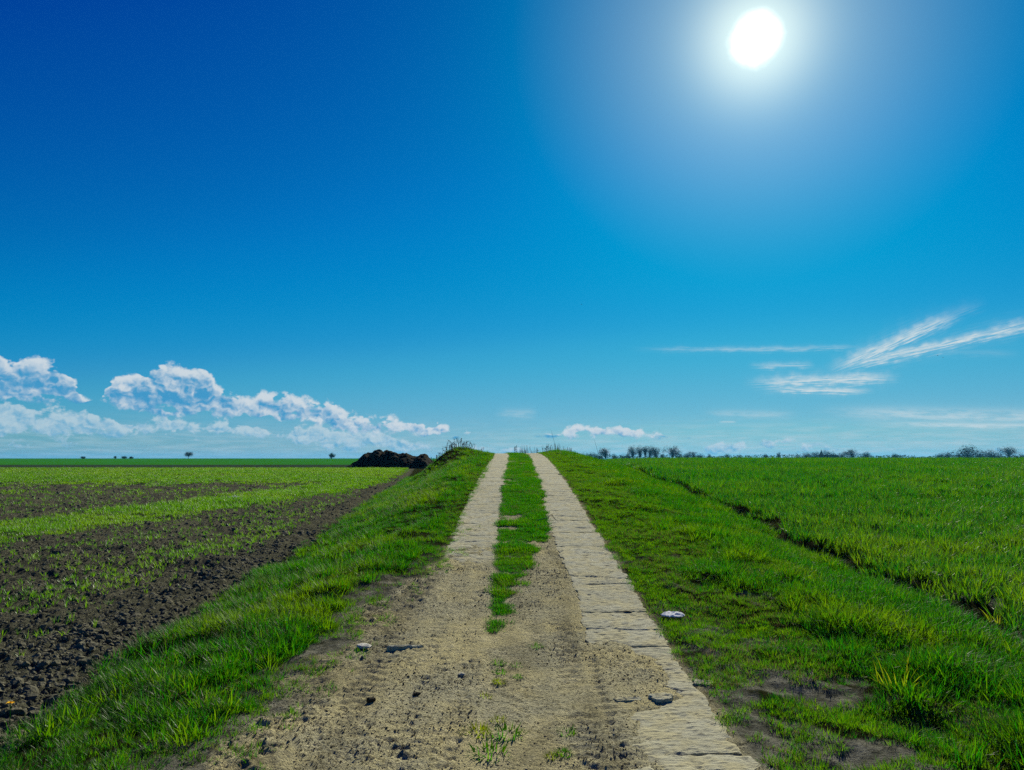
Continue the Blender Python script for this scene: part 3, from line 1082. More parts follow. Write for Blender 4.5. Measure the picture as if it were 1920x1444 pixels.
x, y = sample([(3.8, 11, lambda y: -VIEW(1)(y), lambda y: x_fieldL(y) - .3, 150), (11, 20, lambda y: -VIEW(1)(y), lambda y: x_fieldL(y) - .3, 210), (20, 30, lambda y: -VIEW(1)(y), lambda y: x_fieldL(y) - .3, 120)])
place('seedlings', P_SEED, 6, x, y, sown(x, y), np.where(y < 20, 1.0, 1.35) * (1 + .3 * np.exp(-((x - (y - 16.5) * .159 + 10.3) / 1.6) ** 4)), .2 + .6 * sstep(.35, .7, fbm(x, y, 1, 3, 365)), .06, 'bright green seedlings in thin strips across the ploughed field', 'seedlings')
x, y = sample([(28, 46, lambda y: -VIEW(1)(y), lambda y: x_fieldL(y) - .4, 13), (46, 70, lambda y: -VIEW(1)(y), lambda y: x_fieldL(y) - .4, 9)])
place('seedlings', P_SEEDF, 5, x, y, sown(x, y), 1.15, .35 + .5 * sstep(.3, .7, fbm(x, y, 4, 3, 367)), .04, 'yellow green young crop covering the far half of the ploughed field', 'seedlings')

# clods on the ploughed field
x, y = sample([(3.6, 8, lambda y: -VIEW(1)(y), lambda y: x_fieldL(y) + .15, 900), (8, 14, lambda y: -VIEW(1)(y), lambda y: x_fieldL(y) + .15, 430), (14, 24, lambda y: -VIEW(1)(y), lambda y: x_fieldL(y) + .1, 110), (24, 44, lambda y: -VIEW(1)(y), lambda y: x_fieldL(y), 16)])
sc = (1 + .6 * sstep(1.3, .4, x_fieldL(y) - x) * (y < 16)) * np.where(y < 14, 1.0, np.where(y < 24, 1.5, 2.2)) * (.008 + .028 * rng.random(len(x)) ** 3.2)
place('soil_clods', P_CLOD, 7, x, y, .9, sc, .15 + .5 * fbm(x, y, .8, 3, 371), 0, 'crumbly brown clods covering the ploughed field', 'soil', tilt=.5, sink=.25)

# crumbs and grit on the track
x, y = sample([(2.8, 5.5, lambda y: x_trackL(y) - .2, lambda y: x_trackR(y) - .0, 4200), (5.5, 9, lambda y: x_trackL(y) - .1, lambda y: x_trackR(y), 1900), (9, 16, lambda y: x_trackL(y), lambda y: x_trackR(y), 420)])
pt = sstep(.38, .62, fbm(x, y, .5, 4, 381))
keep = (.08 + .92 * pt) * np.where(y > 9, .35, 1) * np.where((x > .62) & (y > 6.3), .35, 1)
place('dirt_crumbs', P_CRUMB, 5, x, y, keep, .002 + .008 * rng.random(len(x)) ** 4 + .0009 * np.maximum(y - 5, 0) * .5, rng.random(len(x)), 0, 'dry crumbs of dirt strewn over the sandy track', 'dirt', tilt=.5, sink=.2)
x, y = sample([(3.0, 10, lambda y: x_trackL(y) - .25, lambda y: x_trackL(y) + .45, 130)])
place('dirt_crumbs', P_CLOD, 7, x, y, .6 * sstep(.4, .6, fbm(x, y, .4, 3, 385)), .005 + .014 * rng.random(len(x)) ** 3, .75, 0, 'larger lumps of dirt along the left edge of the track', 'dirt', tilt=.5, sink=.3)


# ------------------------------------------------------------------ plain materials for the small things
def plain(name, a, b=None, scale=20, rough=.9, spec=.1, bump=.01):
    m, nt, out = new_mat(name)
    P = nt.nodes.new('ShaderNodeTexCoord').outputs['Object']
    n = noise(nt, P, scale, 4, .6)
    c = mixc(nt, n.ramp(.35, .68), a, b or tuple(v * 1.4 for v in a))
    principled(nt, out, c, rough, spec, n, bump, .8)
    return m


M_HEAP = plain('manure', (.006, .0055, .004), (.045, .037, .022), 14, 1.0, .02, .06)
M_BARK = plain('bark', (.022, .022, .018), (.05, .048, .04), 3)
M_TWIG = plain('dry_twig', (.12, .10, .065), (.22, .19, .13), 40)
M_STEM = plain('dry_stem', (.035, .032, .018), (.09, .075, .04), 30)
M_STONE = plain('pale_stone', (.45, .43, .36), (.62, .60, .52), 25)
M_CHUNK = plain('broken_concrete', (.38, .36, .27), (.50, .47, .37), 30)
M_DARK = plain('dark_clod', (.035, .030, .018), (.07, .06, .035), 30)
def film_material():
    m, nt, out = new_mat('white_plastic')
    P = nt.nodes.new('ShaderNodeTexCoord').outputs['Object']
    d, t, x = (nt.nodes.new(k) for k in ('ShaderNodeBsdfDiffuse', 'ShaderNodeBsdfTranslucent', 'ShaderNodeMixShader'))
    c = mixc(nt, noise(nt, P, 40, 4, .6).ramp(.4, .6), (.80, .82, .82), (.90, .90, .90))
    nt.links.new(c, d.inputs[0])
    nt.links.new(c, t.inputs[0])
    x.inputs[0].default_value = .3
    nt.links.new(d.outputs[0], x.inputs[1])
    nt.links.new(t.outputs[0], x.inputs[2])
    nt.links.new(x.outputs[0], out.inputs[0])
    return m


M_PLASTIC = film_material()
M_PETAL = plain('yellow_petal', (.80, .42, .005), (.85, .55, .01), 60)
M_BIRD = plain('dark_feather', (.015, .015, .02), (.03, .03, .035), 30)
M_BRICK = plain('dark_brick', (.09, .035, .025), (.12, .05, .035), 4)
M_SLATE = plain('dark_slate', (.03, .022, .024), (.05, .035, .035), 4)


def foliage_material(name, a, b, tr):
    m, nt, out = new_mat(name)
    oi = nt.nodes.new('ShaderNodeNewGeometry')
    c = mixc(nt, S(nt, oi.outputs['Random Per Island']), a, b)
    d = nt.nodes.new('ShaderNodeBsdfDiffuse')
    nt.links.new(c, d.inputs[0])
    t = nt.nodes.new('ShaderNodeBsdfTranslucent')
    t.inputs[0].default_value = (*tr, 1)
    x = nt.nodes.new('ShaderNodeMixShader')
    x.inputs[0].default_value = .3
    nt.links.new(d.outputs[0], x.inputs[1])
    nt.links.new(t.outputs[0], x.inputs[2])
    nt.links.new(x.outputs[0], out.inputs[0])
    return m


M_CROWN = foliage_material('bare_crown', (.016, .020, .016), (.032, .034, .024), (.03, .04, .018))
M_LEAFY = foliage_material('spring_leaves', (.010, .022, .010), (.022, .042, .014), (.03, .06, .012))


# ------------------------------------------------------------------ manure heap behind the left field's crest
def build_heap():
    D = 74.0
    sil = [(640, 879), (652, 876), (660, 871), (672, 862), (682, 853), (690, 849), (698, 849), (702, 844), (708, 841.5), (714, 843), (718, 848), (721, 844), (726, 844.5), (736, 848), (748, 850),
           (756, 848.5), (764, 849), (772, 854), (781, 857), (788, 852), (797, 851.5), (802, 854), (806, 861), (815, 868), (828, 880)]
    xs = np.array([(p[0] - 960) / FPX * D for p in sil])
    hs = np.array([max(0, (879 - p[1]) / FPX * D) for p in sil])
    nu, nv = 150, 70
    U, Vv = np.meshgrid(np.linspace(xs[0], xs[-1], nu), np.linspace(-1, 1, nv))
    Hx = np.interp(U, xs, hs)
    ridge = .15 + (fbm(U, U * 0, 2.0, 3, 401) - .5) * .5
    w = np.clip(1 - np.abs(Vv - ridge * .5) ** 1.6 / 1.0, 0, 1) ** .7
    Yh = D + Vv * 2.6 + (fbm(U, Vv * 3, 1.2, 3, 405) - .5) * .7 * w
    lump = (fbm(U, Yh, .9, 4, 411) - .5) * .75 + (fbm(U, Yh, .3, 3, 413) - .5) * .35 + (np.abs(fbm(U, Yh, .5, 3, 415) - .5)) * .35
    Z = Hx * w + lump * np.minimum(Hx * w, .6) * .9
    V = np.stack([U.ravel(), Yh.ravel(), Z.ravel()], 1)
    c = np.array([(xs[0] + xs[-1]) / 2, D, 0])
    V = V - c
    g = base_h(np.array([c[0]]), np.array([D - 3.0]))[0] - .12
    i = np.arange(nv - 1)[:, None] * nu + np.arange(nu - 1)[None, :]
    F = np.stack([i, i + 1, i + nu + 1, i + nu], -1).reshape(-1, 4)
    o = grid_mesh('manure_heap', V, F, M_HEAP)
    o.location = (c[0], D, g)
    thing(o, 'long dark brown heap of manure lying at the end of the ploughed field', 'manure heap')


build_heap()


# ------------------------------------------------------------------ far trees
def tube(V, F, pts, rads, n=5):
    o = len(V)
    for k, (p, r) in enumerate(zip(pts, rads)):
        d = (pts[min(k + 1, len(pts) - 1)] - pts[max(k - 1, 0)]).normalized()
        a = d.orthogonal().normalized()
        b = d.cross(a)
        for j in range(n):
            t = 2 * math.pi * j / n
            V.append(p + (a * math.cos(t) + b * math.sin(t)) * r)
    for k in range(len(pts) - 1):
        for j in range(n):
            F.append((o + k * n + j, o + k * n + (j + 1) % n, o + (k + 1) * n + (j + 1) % n, o + (k + 1) * n + j))


def build_tree(r, name, h, w, bare=True, shape='round', clear=.3):
    """trunk with limbs, and a crown of twig sprays and small leaves"""
    root = empty(name)
    TV, TF, CV, CF = [], [], [], []
    tr = h * .022 + .06
    p = Vector((0, 0, -.3))
    pts, rads = [p], [tr * 1.4]
    top = h * (.75 if shape != 'bush' else .3)
    for k in range(1, 6):
        pts.append(Vector((r.uniform(-.03, .03) * h * k / 5, r.uniform(-.03, .03) * h * k / 5, top * k / 5)))
        rads.append(tr * (1 - .16 * k))
    tube(TV, TF, pts, rads, 6)
    cz, rz = {'round': (.60, .40), 'umbrella': (.70, .30), 'bush': (.48, .52)}[shape]
    if clear > .4 and shape == 'round':
        cz, rz = .66, .34
    lobes = [(r.gauss(0, .28), r.gauss(0, .28), r.gauss(0, .25), r.uniform(.5, .8)) for _ in range(8)]
    tips = []
    while len(tips) < (80 if bare else 60):
        d = Vector((r.gauss(0, 1), r.gauss(0, 1), r.gauss(0, 1))).normalized() * r.random() ** .4
        lx, ly, lz, lr = r.choice(lobes)
        q = Vector((lx + d.x * lr, ly + d.y * lr, lz + d.z * lr))
        if q.length > 1.05:
            continue
        tips.append(Vector((q.x * w * .5, q.y * w * .5, h * (cz + rz * q.z))))
    zm, rm = max(e.z for e in tips), max(max(abs(e.x), abs(e.y)) for e in tips)
    z0 = h * (cz - rz)
    for e in tips:
        e.z = z0 + (e.z - z0) * (h * .97 - z0) / (zm - z0)
        e.x, e.y = e.x * w * .5 / rm, e.y * w * .5 / rm
    for i, e in enumerate(tips):
        t = r.uniform(clear * .8, min(.95, max(clear, e.z / h)))
        q = t * 4.99
        k = min(int(q), 4)
        s = pts[k].lerp(pts[k + 1], q - k)
        if s.z > e.z:
            s = pts[1].lerp(pts[2], r.random())
        mid = s.lerp(e, .55) + Vector((0, 0, (e - s).length * .12))
        tube(TV, TF, [s, mid, e], [tr * .34, tr * .2, tr * .06], 3)
    sp = w * .07 + .12
    for c in tips:
        for _ in range(15 if bare else 20):                       # twig sprays
            d = Vector((r.gauss(0, 1), r.gauss(0, 1), r.gauss(.35, .8))).normalized()
            L = sp * r.uniform(.7, 1.8)
            a = d.orthogonal().normalized() * (.04 * sp + .012)
            s = c + Vector((r.gauss(0, sp * .8), r.gauss(0, sp * .8), r.gauss(0, sp * .7)))
            o = len(CV)
            CV += [s - a, s + a, s + d * L]
            CF.append((o, o + 1, o + 2))
        for _ in range(9 if bare else 30):                         # buds and leaves
            s = c + Vector((r.gauss(0, sp), r.gauss(0, sp), r.gauss(0, sp * .9)))
            n = Vector((r.gauss(0, 1), r.gauss(0, 1), r.gauss(0, 1))).normalized()
            a = n.orthogonal().normalized() * sp * r.uniform(.16, .32)
            b = n.cross(a) * r.uniform(.6, 1)
            o = len(CV)
            CV += [s - a, s + b, s + a, s - b]
            CF.append((o, o + 1, o + 2, o + 3))
    add_obj('trunk', TV, TF, M_BARK, root)
    add_obj('crown', CV, CF, M_CROWN if bare else M_LEAFY, root, smooth=False)
    return root


tr_r = random.Random(21)
# px of the trunk, top py, crown width px, distance, shape, label
TREES = [
    (1093, 851.5, 11, 620, 'bush', 'low bluish bush at the left end of the tree line, beside the lone dry stalk'),
    (1103, 850.5, 12, 625, 'bush', 'round dense bush second from the left end of the right tree line'),
    (1113, 851, 12, 615, 'bush', 'dense bush in front of the first leafless tree right of the track'),
    (1123, 853, 12, 630, 'bush', 'low bush just left of the first round leafless tree'),
    (1135, 843.5, 20, 640, 'umbrella', 'first leafless tree right of the track, small flat round crown'),
    (1150, 854, 12, 640, 'bush', 'low bush just right of the first round leafless tree'),
    (1167, 854, 12, 640, 'bush', 'low bush at the left foot of the tall tree row'),
    (1176, 852, 12, 640, 'bush', 'dense bush against the left side of the tall tree row'),
    (1186, 837.5, 17, 650, 'tall', 'leftmost tall narrow tree of the close row above the wheat'),
    (1199, 836.5, 16, 655, 'tall', 'tallest tree of the close row above the wheat, second in it'),
    (1208, 838.5, 12, 660, 'tall', 'thin tree squeezed in the middle of the tall row'),
    (1217, 839.5, 14, 650, 'tall', 'dark narrow tree in the tall row, second from its right end'),
    (1228, 838.5, 20, 645, 'tall', 'broad dark tree closing the tall row on its right'),
    (1243, 850, 11, 660, 'bush', 'small pale tree between the tall row and the round crowned one'),
    (1259, 840.5, 24, 650, 'umbrella', 'round crowned tree standing by itself just right of the tall row'),
    (1272, 850, 12, 650, 'bush', 'bush at the right foot of the round crowned tree'),
    (1288, 849, 13, 660, 'round', 'dark low tree leading the small group right of the round crowned tree'),
    (1300, 850, 13, 660, 'round', 'middle tree of the small low group above the wheat'),
    (1312, 852, 10, 660, 'round', 'last small tree of the low group above the wheat'),
    (1327, 853.5, 8, 670, 'bush', 'tiny round bush right after the low tree group'),
    (1362, 853.5, 9, 690, 'bush', 'small bush alone over the middle of the wheat skyline'),
    (1385, 855, 9, 690, 'bush', 'very low bush barely showing over the wheat skyline, left of the thin tree'),
    (1432, 852.5, 10, 690, 'umbrella', 'tiny flat topped tree over the middle of the wheat skyline'),
    (1458, 850, 8, 690, 'round', 'small pointed tree left of the church spire group'),
    (1493, 852.5, 9, 700, 'bush', 'bush just left of the trees around the church spire'),
    (1509, 850.5, 18, 700, 'round', 'leftmost broad tree of the group around the church spire'),
    (1526, 849, 18, 705, 'round', 'broad tree immediately left of the church spire'),
    (1549, 848, 24, 700, 'round', 'broad tree immediately right of the church spire'),
    (1562, 853, 10, 700, 'bush', 'low bush filling the gap right of the church group'),
    (1575, 849.5, 16, 700, 'round', 'round tree second right of the church spire, wide as high'),
    (1595, 846.5, 22, 690, 'umbrella', 'tallest tree near the church, flat crown, at the right of its group'),
    (1623, 851, 18, 700, 'umbrella', 'lone low spreading tree right of the church group'),
    (1675, 854, 15, 710, 'bush', 'low dark bush alone between church group and right hand trees'),
    (1757, 852.5, 15, 690, 'round', 'leftmost round tree of the right hand group'),
    (1773, 850.5, 17, 690, 'round', 'second round tree of the right hand group, a little taller than the first'),
    (1794, 853, 14, 690, 'bush', 'bush at the left foot of the biggest tree on the right'),
    (1811, 840.5, 42, 680, 'round', 'biggest tree on the skyline, wide dark domed crown, far right'),
    (1834, 854, 14, 690, 'bush', 'bush at the right foot of the biggest tree'),
    (1855, 847.5, 30, 685, 'round', 'wide low dome tree between the biggest one and the airy one'),
    (1872, 853, 12, 690, 'bush', 'bush at the left foot of the airy tree'),
    (1888, 840, 24, 680, 'umbrella', 'airy tree with a spreading uneven crown near the right edge'),
    (1904, 853.5, 14, 690, 'bush', 'bush at the right foot of the airy tree'),
    (1918, 854, 14, 690, 'bush', 'last bush of the skyline, at the right edge of the photo'),
    (356.5, 849.0, 13, 590, 'ridge', 'lone round tree standing on the green skyline far left'),
    (623, 850.5, 11, 590, 'ridgebush', 'lone dark bush on the green skyline left of the manure heap'),
    (160, 857.0, 6, 590, 'ridgebush', 'flat dark bush on the skyline at the far left'),
    (219, 856, 4, 600, 'ridgebush', 'tiny upright shrub at the left end of a low row on the skyline'),
    (236, 856.8, 7, 600, 'ridgebush', 'middle shrub of the low row on the left skyline'),
    (249, 857.2, 6, 600, 'ridgebush', 'last shrub of the low row on the left skyline'),
]
for px, top, wpx, dist, shp, lab in TREES:
    m = dist / FPX
    xw = (px - 960) * m
    zt = CAM_Z + (858.0 - top + (2.2 if px > 1000 else .5)) * m
    zg = float(base_h(np.array([xw]), np.array([float(dist)]))[0])
    hgt = zt - zg
    sh = {'tall': 'round', 'ridge': 'umbrella', 'ridgebush': 'bush'}.get(shp, shp)
    wid = wpx * m * 1.3
    leafy = shp in ('bush', 'ridgebush')
    o = build_tree(tr_r, 'bush' if leafy else 'tree', hgt, wid, bare=not leafy, shape=sh, clear={'tall': .42, 'umbrella': .45, 'round': .3, 'bush': .05}.get(sh if shp != 'tall' else 'tall', .3))
    o.location = (xw, dist, zg)
    thing(o, lab, 'bush' if leafy else 'tree', 'trees and bushes along the skyline')


def build_far_hedge():
    """the low unbroken growth far behind the wheat"""
    r = random.Random(31)
    V, F = [], []
    D = 880.0
    m = D / FPX
    for i in range(5200):
        px = r.uniform(1075, 1960)
        hp = 1.2 + 4.6 * float(fbm(np.array([px]), np.array([0.0]), 26.0, 3, 77)[0]) ** 2 * 1.6
        if px < 1180:
            hp *= 1.5
        x = (px - 960) * m
        y = D + r.uniform(-14, 14)
        zg = -3.0
        top = CAM_Z + hp * m
        z = zg + (top - zg) * r.random() ** .6
        n = Vector((r.gauss(0, 1), r.gauss(0, 1), r.gauss(0, 1))).normalized()
        a = n.orthogonal().normalized() * r.uniform(.35, .9)
        b = n.cross(a)
        c = Vector((x, y, z))
        o = len(V)
        V += [c - a, c + b, c + a, c - b]
        F.append((o, o + 1, o + 2, o + 3))
    o = add_obj('far_hedge', V, F, M_LEAFY, smooth=False)
    o['kind'] = 'stuff'
    o['label'], o['category'] = 'low bluish line of far growth behind the wheat skyline', 'hedge'


build_far_hedge()


def build_church():
    D = 720.0
    m = D / FPX
    x = (1537.6 - 960) * m
    zg = float(base_h(np.array([x]), np.array([D]))[0])
    top = CAM_Z + (858 - 842.0) * m - zg
    root = empty('church', (x, D, zg))
    a = 1.5
    ht = top - 5.2
    def box(x0, x1, y0, y1, z0, z1):
        return [(x0, y0, z0), (x1, y0, z0), (x1, y1, z0), (x0, y1, z0), (x0, y0, z1), (x1, y0, z1), (x1, y1, z1), (x0, y1, z1)], [(0, 1, 5, 4), (1, 2, 6, 5), (2, 3, 7, 6), (3, 0, 4, 7), (4, 5, 6, 7), (3, 2, 1, 0)]
    v, f = box(-a, a, -a, a, 0, ht)
    add_obj('tower', v, f, M_BRICK, root, False)
    n = 8
    v = [(math.cos(2 * math.pi * (k + .5) / n) * a * 1.12, math.sin(2 * math.pi * (k + .5) / n) * a * 1.12, ht) for k in range(n)]
    v += [(math.cos(2 * math.pi * (k + .5) / n) * a * .38, math.sin(2 * math.pi * (k + .5) / n) * a * .38, ht + 2.6) for k in range(n)] + [(0, 0, top)]
    f = [(k, (k + 1) % n, n + (k + 1) % n, n + k) for k in range(n)] + [(n + k, n + (k + 1) % n, 2 * n) for k in range(n)] + [tuple(range(n - 1, -1, -1))]
    add_obj('spire', v, f, M_SLATE, root, False)
    v, f = box(a, a + 14, -4, 4, 0, ht * .45)
    add_obj('nave', v, f, M_BRICK, root, False)
    e = ht * .45
    v = [(a, -4.3, e + .01), (a + 14, -4.3, e + .01), (a + 14, 4.3, e + .01), (a, 4.3, e + .01), (a, 0, e + 4), (a + 14, 0, e + 4)]
    add_obj('roof', v, [(0, 1, 5, 4), (2, 3, 4, 5), (0, 4, 3), (1, 2, 5), (3, 2, 1, 0)], M_SLATE, root, False)
    thing(root, 'village church whose dark pointed spire rises out of the distant trees', 'church')


build_church()


# ------------------------------------------------------------------ dry weeds along the crest
def weed(r, name, x, y, n, spread, h, label, heads=True, lean=.12, group=None):
    root = empty(name, (x, y, gz(x, y)))
    for i in range(n):
        SV, SF = [], []
        bx, by = r.gauss(0, spread), r.gauss(0, .22)
        bz = gz(x + bx, y + by) - gz(x, y)
        L = h * r.uniform(.45, 1.05) * math.exp(-.5 * (bx / (spread * 1.8 + .01)) ** 2)
        a, t = r.uniform(0, 6.28), abs(r.gauss(lean, lean * .7))
        p = Vector((bx, by, bz - .03))
        pts = [p]
        for k in range(4):
            t2 = t * (1 + .5 * k)
            p = p + Vector((math.cos(a) * math.sin(t2), math.sin(a) * math.sin(t2), math.cos(t2))) * (L / 4)
            pts.append(p)
        tube(SV, SF, pts, [.010, .009, .0075, .006, .004], 3)
        if heads:
            for k in range(r.randint(2, 5)):
                c = pts[-1].lerp(pts[-3], r.random()) + Vector((r.gauss(0, .03), r.gauss(0, .03), r.gauss(0, .02)))
                tube(SV, SF, [pts[-1].lerp(pts[-3], .6), c], [.003, .002], 3)
                o = len(SV)
                q = r.uniform(.010, .022)
                for d in ((q, 0, 0), (-q, 0, 0), (0, q, 0), (0, -q, 0), (0, 0, q * 1.3), (0, 0, -q)):
                    SV.append(c + Vector(d))
                for f in ((0, 2, 4), (2, 1, 4), (1, 3, 4), (3, 0, 4), (2, 0, 5), (1, 2, 5), (3, 1, 5), (0, 3, 5)):
                    SF.append(tuple(o + z for z in f))
        add_obj('stem', SV, SF, M_STEM, root)
    thing(root, label, 'dry weeds', group)
    return root


wr = random.Random(5)
DW = 33.5
GW = 'dry weeds on the crest'
for px, n, sp, h, lab in ((812, 9, .35, .40, 'thin dry weeds low on the left shoulder of the grassy mound'),
                          (838, 16, .22, .50, 'dry seeding weeds on the left slope of the mound top'),
                          (856, 26, .25, .62, 'thickest tuft of tall dry weeds on top of the grassy mound'),
                          (884, 12, .28, .48, 'sparse dry weeds on the right end of the mound top')):
    weed(wr, 'dry_weed_clump', (px - 960) / FPX * DW, DW + wr.uniform(-.4, .4), n, sp, h, lab, True, .14, GW)
for px, d, n, sp, h, hd, lab in ((966, 38.5, 5, .08, .55, True, 'few thin dry stems at the left end of the row beyond the middle strip'),
                                 (985, 38.8, 28, .24, .48, False, 'tuft of upright dry stalks between the two track ends at the crest'),
                                 (1003, 38.8, 12, .14, .40, False, 'short dry stalks just right of where the right track vanishes'),
                                 (1022, 37.5, 12, .22, .46, True, 'bent dry stems with seed heads on the right bank'),
                                 (1046, 37.2, 30, .28, .50, False, 'dense row of upright dry stalks on the right bank of the crest'),
                                 (1068, 37, 20, .16, .40, False, 'last dark clump of dry stalks sloping down the right bank')):
    weed(wr, 'dry_weed_clump', (px - 960) / FPX * d, d, n, sp, h, lab, hd, .08, GW)
# two single long stalks
for px, d, h, lean, lab in ((1041, 37.2, 1.15, .16, 'tall single dry stalk curving up from the middle of the right bank'),
                            (1123, 33, 1.15, .17, 'tall single dry stalk standing in the verge left of the wheat')):
    V, F = [], []
    x = (px - 960) / FPX * d
    p = Vector((0, 0, -.05))
    pts = [p]
    for k in range(7):
        t = lean * (.4 + .25 * k)
        p = p + Vector((-math.sin(t), 0, math.cos(t))) * (h / 7)
        pts.append(p)
    tube(V, F, pts, [.010, .009, .009, .008, .007, .006, .005, .003], 4)
    o = add_obj('dry_stalk', V, F, M_STEM)
    o.location = (x, d, gz(x, d))
    thing(o, lab, 'dry stalk')


# ------------------------------------------------------------------ small things lying about
sr = random.Random(17)


def lie(name, me, px, py, scale, label, cat, rz=0.0, lift=.0, group=None, rx=0.0):
    o = bpy.data.objects.new(name, me)
    COL.objects.link(o)
    x, y, z = at(px, py)
    o.location = (x, y, z + lift)
    o.rotation_euler = (rx, 0, rz)
    o.scale = (scale,) * 3
    thing(o, label, cat, group)
    return o


lie('stone', rock_mesh('stone', sr, M_STONE, (1.25, .9, .34), 2, .4), 683, 1217, .058, 'small whitish stone on the dirt left of the broken plate edge', 'stone', -.5, .008)
lie('stone', rock_mesh('stone', sr, M_DARK, (1, .8, .7), 2, .4), 695, 1316, .036, 'dark lump lying alone on the sandy left wheel track', 'stone', .4, .008)
lie('stone', rock_mesh('stone', sr, M_DARK, (1.2, .7, .6), 2, .4), 780, 1306, .026, 'smaller dark lump right of the larger one on the sand', 'stone', .1, .006)
lie('stone', rock_mesh('stone', sr, M_CHUNK, (1.1, .9, .45), 2, .4), 864, 1268, .030, 'grey stone with a dark front at the right side of the sandy track', 'stone', .1, .006)
lie('stone', rock_mesh('stone', sr, M_DARK, (1.6, .5, .5), 2, .4), 1176, 1151, .030, 'dark elongated stone on the joint of a right hand plate', 'stone', -.15, .012)
lie('stone', rock_mesh('stone', sr, M_DARK, (1.3, .6, .5), 2, .4), 943, 912, .045, 'dark stone far up on the left strip of plates', 'stone', 0, .01)
lie('stone', rock_mesh('stone', sr, M_DARK, (1.3, .7, .5), 2, .4), 1050, 891, .050, 'dark stone far up at the outer edge of the right strip', 'stone', 0, .01)


def slab_shard(seed, lx, ly, th):
    """a broken flake of a plate: ragged outline, flat top, rough sides"""
    r = random.Random(seed)
    n = 22
    V, F = [], []
    out = []
    for k in range(n):
        a = 2 * math.pi * k / n
        s = 1 / max(abs(math.cos(a)), abs(math.sin(a))) ** .75
        q = s * r.uniform(.78, 1.0)
        out.append((math.cos(a) * q * lx, math.sin(a) * q * ly))
    for lv, (z, k) in enumerate(((-.04, 1.03), (th * .75, 1.0), (th, .93))):
        for x, y in out:
            V.append((x * k + r.uniform(-.003, .003), y * k + r.uniform(-.003, .003), z + r.uniform(-.002, .002)))
    for lv in range(2):
        for k in range(n):
            F.append((lv * n + k, lv * n + (k + 1) % n, (lv + 1) * n + (k + 1) % n, (lv + 1) * n + k))
    for x, y in out:
        V.append((x * .5, y * .5, th + r.uniform(-.004, .004)))
    for k in range(n):
        F.append((2 * n + k, 2 * n + (k + 1) % n, 3 * n + (k + 1) % n, 3 * n + k))
    V.append((0, 0, th))
    for k in range(n):
        F.append((3 * n + k, 3 * n + (k + 1) % n, 4 * n))
    me = bpy.data.meshes.new('shard')
    me.from_pydata(V, [], F)
    me.materials.append(MAT_CONC)
    return me


G = 'broken pieces of the concrete plates'
lie('concrete_shard', slab_shard(1, .155, .03, .028), 760, 1218, 1, 'long broken plate edge sticking up from the sand of the left track', 'concrete piece', .05, -.004, G)
lie('concrete_shard', slab_shard(2, .085, .06, .016), 1240, 1309, 1, 'broken concrete flake with a dark front edge on the right strip', 'concrete piece', .25, -.004, G, .06)
lie('concrete_shard', slab_shard(3, .10, .04, .008), 1178, 1312, 1, 'flat flake of concrete half buried left of the dark fronted one', 'concrete piece', .1, -.004, G)
lie('concrete_shard', slab_shard(4, .09, .05, .010), 1262, 1285, 1, 'pale flat concrete flake behind the dark fronted one', 'concrete piece', .1, -.004, G)
lie('concrete_shard', slab_shard(5, .075, .05, .012), 1318, 1281, 1, 'grey concrete corner broken off beside the grass on the right', 'concrete piece', -.35, -.004, G, .05)
lie('concrete_shard', slab_shard(6, .07, .03, .008), 1285, 1298, 1, 'thin sliver of concrete between the flakes on the right strip', 'concrete piece', .0, -.004, G)


def crumple(seed, lx, ly, hz):
    """crumpled sheet of plastic film"""
    n = 26
    U, W = np.meshgrid(np.linspace(-1, 1, n), np.linspace(-1, 1, n))
    k = np.sqrt(1 - W * W / 2), np.sqrt(1 - U * U / 2)
    X, Y = U * k[0] * lx * (1 + (fbm(W + 9, U, .5, 2, seed) - .5) * .5), W * k[1] * ly * (1 + (fbm(U, W, .5, 2, seed + 1) - .5) * .5)
    Rr = np.clip(1 - (U ** 2 * k[0] ** 2 + W ** 2 * k[1] ** 2), 0, 1)
    Z = hz * (.15 + Rr ** .5 * .75 + np.abs(fbm(U, W, .4, 3, seed + 2) - .5) * 1.5 * (.3 + Rr ** .5))
    V = np.stack([X.ravel(), Y.ravel(), Z.ravel()], 1)
    i = np.arange(n - 1)[:, None] * n + np.arange(n - 1)[None, :]
    F = np.stack([i, i + 1, i + n + 1, i + n], -1).reshape(-1, 4)
    me = bpy.data.meshes.new('crumple')
    me.from_pydata(V.tolist(), [], F.tolist())
    me.materials.append(M_PLASTIC)
    return me


lie('plastic_litter', crumple(501, .11, .11, .018), 1262, 1160, 1, 'crumpled white plastic bag lying where the right plates meet the grass', 'plastic litter', -.25, .03)
lie('plastic_litter', crumple(511, .14, .16, .07), 441, 936, 1, 'white crumpled plastic scrap on the ploughed field, the larger right piece', 'plastic litter', .2, .03)
lie('plastic_litter', crumple(521, .11, .12, .05), 431, 936.5, 1, 'white crumpled plastic scrap on the ploughed field, the smaller left piece', 'plastic litter', -.3, .03)


# little tufts on the dirt
def tuft(px, py, sc, label, coll=P_SHORT, k=0, tall=1.0, dry=.1, tint=.4):
    r = random.Random(k + 50)
    me = clump_mesh('grass_tuft', blades(r, int(60 + 50 * r.random()), .05, .03, .075, .0046, .6, .9), M_TUFT[0 if tint < .5 else 1])
    o = bpy.data.objects.new('grass_tuft', me)
    COL.objects.link(o)
    x, y, z = at(px, py)
    o.location = (x, y, z)
    o.rotation_euler = (0, 0, px)
    o.scale = (sc * 1.25, sc * 1.25, sc * tall * 1.2)
    thing(o, label, 'grass tuft', 'grass tufts on the bare dirt')


